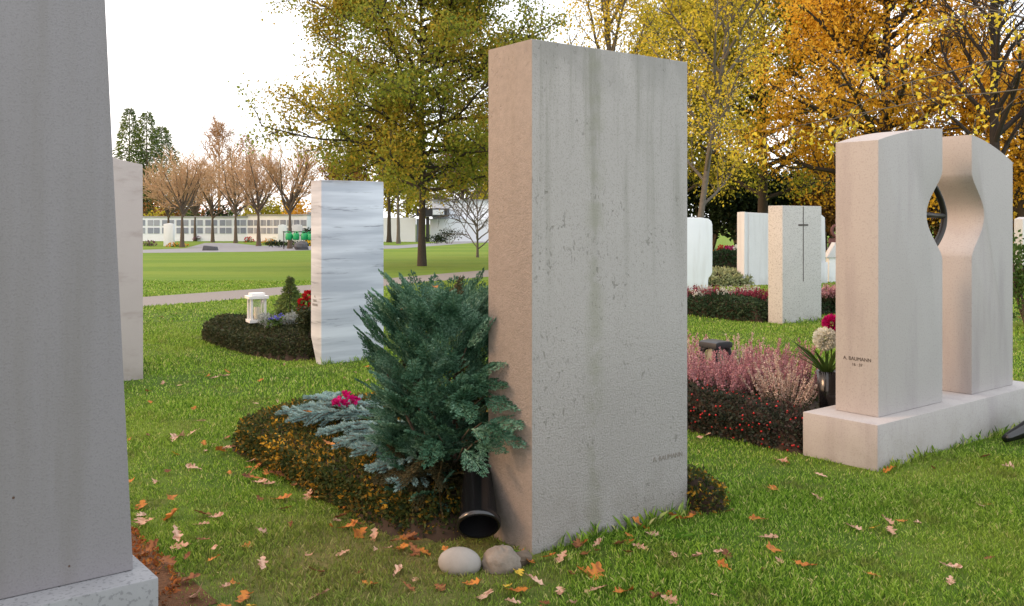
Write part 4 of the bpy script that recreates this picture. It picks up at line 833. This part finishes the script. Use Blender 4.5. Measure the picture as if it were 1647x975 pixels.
# ---------------------------------------------------------------- black cone vases, stones, weeds
def cone_vase(label, mouth, axis, r0, r1, L):
    o = thing('grave_vase', label, 'vase', mouth); z = Vector(axis).normalized(); Mq = z.to_track_quat('Z', 'Y').to_matrix()
    g = Geo(); g.lathe([(r0 * 1.0, .004), (r0 * 1.06, .0), (r0 * 1.14, .01), (r0 * 1.14, .03), (r0, .04), (r1 * 1.05, L * .93), (r1 * .8, L), (0, L)], 32, M=Mq); g.build('body', M['black'], o, True)
    g = Geo(); g.lathe([(r0 * .99, .006), (r0 * .97, .03), (r1 * .9, L * .9), (0, L * .9)], 32, M=Mq); g.build('inside', M['inside'], o, True); return o
cone_vase('black glossy plastic vase tipped over between the conifer shrub and the tall slab', PD(770, 848, 4.25), (-.05, .76, .64), .09, .054, .43)
cone_vase('black glossy grave vase lying at the right foot of the monument plinth', (3.77, 6.44, .17), (-1, -.36, -.28), .09, .03, .5)
n = NT('pale_river_stone'); n.fin(n.mix(n.noise(14, 5), (.18, .17, .155), (.30, .285, .265)), .8, n.noise(60, 4), .2, .004); M['pebble'] = n.m
n = NT('rough_rock'); n.fin(n.mix(n.noise(25, 5), (.10, .085, .07), (.26, .22, .18)), .9, n.noise(30, 5), .8, .01); M['rock'] = n.m
rng = np.random.default_rng(3)
def pebble(name, label, loc, rx, ry, rz_, mat, jit, ang, sub=2):
    o = thing(name, label, 'stone', loc, ang); g = Geo(); g.ball((0, 0, rz_ * .8), rx, ry, rz_, 20, 12, jit, rng); m = g.build('rock', mat, o, True)
    if jit < .05: md = m.modifiers.new('s', 'SUBSURF'); md.levels = md.render_levels = 1
    return o
p = G(738, 926); pebble('river_stone', 'smooth pale oval stone in front of the black vase', (p.x, p.y + .06, -.02), .098, .07, .066, M['pebble'], .012, -.25)
p = G(806, 924); pebble('rough_stone', 'rough brown grey rock at the near corner of the tall slab', (p.x, p.y + .07, -.035), .088, .075, .072, M['rock'], .11, .4)
p = G(843, 912); o = thing('bark_piece', 'brown chunk of bark lying behind the rough rock', 'bark', (p.x - .02, p.y + .02, .03), .5); g = Geo(); g.ball((0, 0, 0), .075, .035, .03, 9, 6, .18, rng); g.build('bark', M['bark2'], o)
M['weed'] = leafmat('weed_green', [(.08, .20, .02), (.14, .28, .03)], .4)
def blade_leaf(g, p, d, L, w, rng):
    pts = wander(rng, p, d, L, 6, .04, -.10); sd_ = unit(np.cross(d, (0, 0, 1.0))) * w; wv = np.array([.15, .7, 1, .95, .75, .4, .03])[:, None]
    mid = pts - np.array([0, 0, w * .35]); k = 7
    g.add(np.concatenate([pts - sd_ * wv, mid, pts + sd_ * wv]), np.array([(i, i + 1, k + i + 1, k + i) for i in range(6)] + [(k + i, k + i + 1, 2 * k + i + 1, 2 * k + i) for i in range(6)]))
for (x, y, ds, L, lab) in [(856, 903, [(-.5, -.3, .8)], .12, 'single broad green weed leaf at the near corner of the tall slab'), (1085, 868, [(.8, -.3, .6), (-.6, -.4, .5), (.3, -.5, .8)], .10, 'green weed with spreading leaves under the right end of the tall slab'), (800, 912, [(.1, -.2, 1), (-.3, -.4, .7)], .09, 'yellow green seedling between the two stones'), (1140, 862, [(.9, -.2, .4), (.2, -.6, .5), (-.5, -.5, .4)], .08, 'low green weed beside the small cotoneaster tuft')]:
    p = G(x, y); o = thing('weed', lab, 'weed', p); g = Geo()
    for d in ds: blade_leaf(g, np.array((0, 0, 0.0)), np.array(d, float), L, L * .2, rng)
    g.build('leaf', M['weed'], o, True)

# ---------------------------------------------------------------- grass
def keep_mask(x, y):
    ok = np.ones(len(x), bool)
    for fr, a, b, c, d in excl:
        u, v = fr.loc(x, y); ok &= ~((u > a) & (u < b) & (v > c) & (v < d))
    pl = np.array([(p.x, p.y) for p in P_lo]); pu = np.array([(p.x, p.y) for p in P_up])
    lo = np.interp(x, pl[:, 0], pl[:, 1]); hi = np.interp(x, pu[:, 0], pu[:, 1]); ok &= ~((y > lo) & (y < hi)); return ok
rng = np.random.default_rng(1000); g = Geo()
def blades(x, y, h, w, rng):
    n = len(x); a = rng.random(n) * 6.283; t = rng.uniform(.05, .95, n) ** 1.0; b = rng.random(n) * 6.283
    dx = np.cos(a) * np.sin(t) * h; dy = np.sin(a) * np.sin(t) * h; dz = np.cos(t) * h; sx, sy = np.cos(b) * w, np.sin(b) * w
    V = np.stack([np.stack([x - sx, y - sy, np.full(n, -.004)], -1), np.stack([x + sx, y + sy, np.full(n, -.004)], -1), np.stack([x + dx * .45 + sx * .7, y + dy * .45 + sy * .7, dz * .62], -1), np.stack([x + dx, y + dy, dz * .9], -1)], 1)
    return V.reshape(-1, 3), np.arange(4 * n).reshape(n, 4)
for d0, d1, dens, h, w in ((2.9, 5.2, 14000, .033, .0018), (5.2, 8, 7500, .033, .0026), (8, 14, 2200, .034, .005), (14, 24, 480, .042, .011)):
    area = .85 * (d1 ** 2 - d0 ** 2); n = int(area * dens); y = np.sqrt(rng.uniform(d0 ** 2, d1 ** 2, n)); x = y * rng.uniform(-.85, .85, n)
    thin = vnoise(x + 50, y, 1.6, 3) * .6 + vnoise(x + 50, y, 7, 4) * .4
    worn = np.clip(1.25 - np.hypot(x + .62, y - 4.15) / 1.0, 0, .55)
    ok = keep_mask(x, y) & (rng.random(n) < .38 + 1.15 * thin - worn * .7); x, y, th = x[ok], y[ok], thin[ok]
    g.add(*blades(x, y, h * rng.uniform(.45, 1.2, len(x)) * (.35 + 1.25 * th), w * rng.uniform(.7, 1.3, len(x)), rng))
for fr, L, x0, x1, n in ((FM, 0, .0, 1.03, 380), (FN, 0, 0, 2.2, 420), (FB, 0, 0, .76, 110), (FC, 0, 0, .95, 150)):      # longer unmown blades along the stones
    u = rng.uniform(x0, x1, n * 3); u = u[vnoise(u * 3 + x1 * 7, u * 0 + 3, 2.2, 11) > .55 * rng.random(len(u)) + .25][:n]; n = len(u); v = -np.abs(rng.normal(0, .028, n)) - .006; p = fr.o + u[:, None] * fr.u + v[:, None] * fr.v
    g.add(*blades(p[:, 0], p[:, 1], rng.uniform(.03, .13, n) * (.4 + .6 * rng.random(n)), np.full(n, .002), rng))
tag(g.build('grass', M['grass']), 'short mown lawn grass growing around all the graves', 'grass', kind='stuff')

# ---------------------------------------------------------------- fallen oak leaves
def leaf_mesh(seed, mat, name='fallen_leaf'):
    rng = np.random.default_rng(seed); L = .095; pr = [(0, .002), (.12, .004), (.2, .10), (.27, .16), (.33, .09), (.40, .11), (.47, .24), (.55, .26), (.59, .14), (.66, .15), (.73, .25), (.80, .22), (.83, .11), (.91, .11), (1, .0)]
    pr = [(t, max(0, w * rng.uniform(.8, 1.2))) for t, w in pr]; n = len(pr); c1, c2, tw = rng.uniform(.5, 2.4), rng.uniform(.4, 2.5), rng.normal(0, .5)
    V = []
    for s in (-1, 0, 1):
        for t, w in pr:
            y = s * w; V.append((t - .5, y, .10 * c1 * (t - .5) ** 2 * 2 + abs(y) * .35 * c2 * .5 + tw * y * (t - .5) + rng.normal(0, .012)))
    V = np.array(V) * L; V[:, 2] -= V[:, 2].min()
    me = Geo(); me.add(V, np.array([(i, i + 1, n + i + 1, n + i) for i in range(n - 1)] + [(n + i, n + i + 1, 2 * n + i + 1, 2 * n + i) for i in range(n - 1)]))
    o = me.build(name, mat, None, True); return o
def leafdry(name, a, b, c):
    n = NT(name); v = n.noise(60, 4); rn = n.N('ShaderNodeObjectInfo').outputs['Random']
    return n.leaf(n.mix(n.rmp(v, .45, .7), n.mix(rn, a, b), c), .2, .6)
LM = {'rusty orange': leafdry('leaf_rust', (.42, .15, .03), (.55, .22, .05), (.25, .09, .03)), 'pale tan': leafdry('leaf_tan', (.46, .27, .18), (.60, .40, .30), (.30, .16, .10)), 'dark brown': leafdry('leaf_brown', (.18, .07, .03), (.28, .12, .05), (.10, .04, .02)), 'yellow': leafdry('leaf_yellow', (.55, .34, .03), (.6, .42, .06), (.35, .2, .03))}
protos = {k: [leaf_mesh(700 + 10 * i + j, m) for j in range(4)] for i, (k, m) in enumerate(LM.items())}
first = {(k, j): True for k in protos for j in range(4)}
rng = np.random.default_rng(55)
def zone(x, y):
    fr_u, fr_v = FM.loc(x, y)
    if y < 5.4 and x < -1.0: return 'beside the nearest left slab'
    if -.65 < fr_u < -.2 and .1 < fr_v < 3.2: return 'along the edge of the cotoneaster bed'
    if y > 8.5 and x < 0: return 'on the lawn around the banded marble slab'
    if x < -.1 and y > 5.2: return 'on the lawn left of the cotoneaster bed'
    if x < -.1: return 'on the worn grass in front of the conifer shrub'
    if y < 4.9 and x < 1.1: return 'on the grass before the tall slab'
    if y < 6.2: return 'on the lawn between the tall slab and the monument'
    return 'on the lawn behind the tall slab to the right'
def put_leaf(x, y, col, s=1.0, z=.018, ex=None, label=None):
    j = int(rng.integers(4)); o = protos[col][j]
    if first[(col, j)]: first[(col, j)] = False
    else: o = o.copy(); C.objects.link(o)
    o.location = (x, y, z); o.rotation_euler = (rng.normal(0, .25), rng.normal(0, .25), rng.random() * 6.283); o.scale = (s * rng.uniform(.8, 1.15), s * rng.uniform(.75, 1.2), s * rng.uniform(.7, 1.5))
    lab = label or f'{col} oak leaf lying {zone(x, y)}'; tag(o, lab, 'fallen leaf', lab.replace('leaf', 'leaves', 1).replace('lying ', ''))
spec = [(275, 832, 'o', 1.5), (290, 880, 't', 1.2), (328, 828, 'b', 1.1), (347, 833, 't', 1), (228, 814, 'o', 1.2), (236, 842, 't', 1), (293, 703, 't', 1.1), (308, 698, 't', 1.1), (280, 707, 't', 1), (310, 753, 't', 1), (452, 803, 'o', 1.2), (444, 762, 'b', 1.1), (497, 797, 't', 1.2), (548, 832, 'b', 1.1), (580, 858, 'o', 1.2), (604, 862, 't', 1), (415, 752, 'o', 1.1), (430, 745, 'b', 1),
        (1244, 788, 'o', 1.1), (1317, 803, 't', 1.1), (1220, 836, 'o', 1), (1247, 886, 'o', 1.2), (1294, 910, 'o', 1.1), (1428, 840, 't', 1.1), (1432, 854, 't', 1), (1122, 896, 't', 1), (958, 925, 'o', 1.2), (938, 920, 'o', 1), (956, 950, 't', 1.2), (780, 960, 't', 1.3), (833, 952, 'o', 1.2), (996, 876, 'b', 1.1), (1030, 882, 't', 1.1), (940, 893, 'b', 1.1), (1002, 954, 'o', 1.1), (1075, 966, 't', 1.2), (1055, 962, 'b', 1),
        (510, 920, 'b', 1), (553, 890, 't', .8), (425, 857, 't', .8), (392, 962, 'o', 1), (655, 945, 'b', 1), (1085, 895, 't', .9), (1160, 888, 't', .8), (1620, 752, 't', 1), (1585, 735, 'b', 1), (1430, 757, 'o', 1.1), (1265, 745, 'o', .9), (1320, 765, 't', .8), (1255, 742, 't', .9), (1125, 705, 't', .9), (835, 922, 'y', .9), (815, 945, 'y', .8), (760, 940, 'o', .9), (860, 935, 't', 1), (270, 760, 'b', .8), (525, 800, 't', .8), (505, 795, 'b', 1), (560, 848, 'o', 1), (470, 775, 'o', .9), (252, 905, 'b', 1.2), (300, 935, 'b', 1.1), (315, 960, 't', 1.2)]
KM = {'o': 'rusty orange', 't': 'pale tan', 'b': 'dark brown', 'y': 'yellow'}
for x, y, c, s in spec:
    p = G(x, y, .015); put_leaf(p.x, p.y, KM[c], s * 1.05)
def free(x, y): return bool(keep_mask(np.array([x]), np.array([y]))[0])
cnt = 0
while cnt < 230:
    y = 3.5 + 11.5 * rng.random() ** 1.6; x = y * rng.uniform(-.5, .56)
    if not free(x, y): continue
    if x > 1.2 and rng.random() < .5: continue
    put_leaf(x, y, rng.choice(list(KM.values()), p=[.34, .42, .2, .04]), rng.uniform(.5, 1.05), .012); cnt += 1
for k in range(38):      # a drift along the bed edges
    v = rng.uniform(.2, 2.9); p = FM.w(-.46 + rng.normal(0, .07), v); put_leaf(p.x, p.y, rng.choice(['rusty orange', 'pale tan', 'dark brown'], p=[.4, .25, .35]), rng.uniform(.6, 1.1), .03)
for k in range(34):      # drift beside the rusty strip at the nearest left slab and against the foot of the tall slab
    if k < 22: p = FL.w(.42 + rng.normal(0, .13), rng.uniform(.1, 2.0)); z_ = .05
    else: p = FM.w(rng.uniform(-.1, 1.1), -abs(rng.normal(0, .06)) - .04); z_ = .02
    put_leaf(p.x, p.y, rng.choice(['rusty orange', 'pale tan', 'dark brown'], p=[.4, .25, .35]), rng.uniform(.6, 1.2), z_)
for x, y, z in ((547, 655, .30), (530, 720, .31), (495, 668, .3)): p = G(x, y, z); put_leaf(p.x, p.y, 'rusty orange', 1.0, z + .02, label='rusty orange oak leaf caught on the blue spruce sprigs')
for x, y, d in ((700, 462, 4.65), (650, 498, 4.6), (708, 492, 4.55)): p = PD(x, y, d); put_leaf(p.x, p.y, 'rusty orange', .75, p.z, label='rusty orange oak leaf caught in the top of the conifer shrub')
for k_, l_ in protos.items():
    for j, o in enumerate(l_):
        if first[(k_, j)]: bpy.data.objects.remove(o)
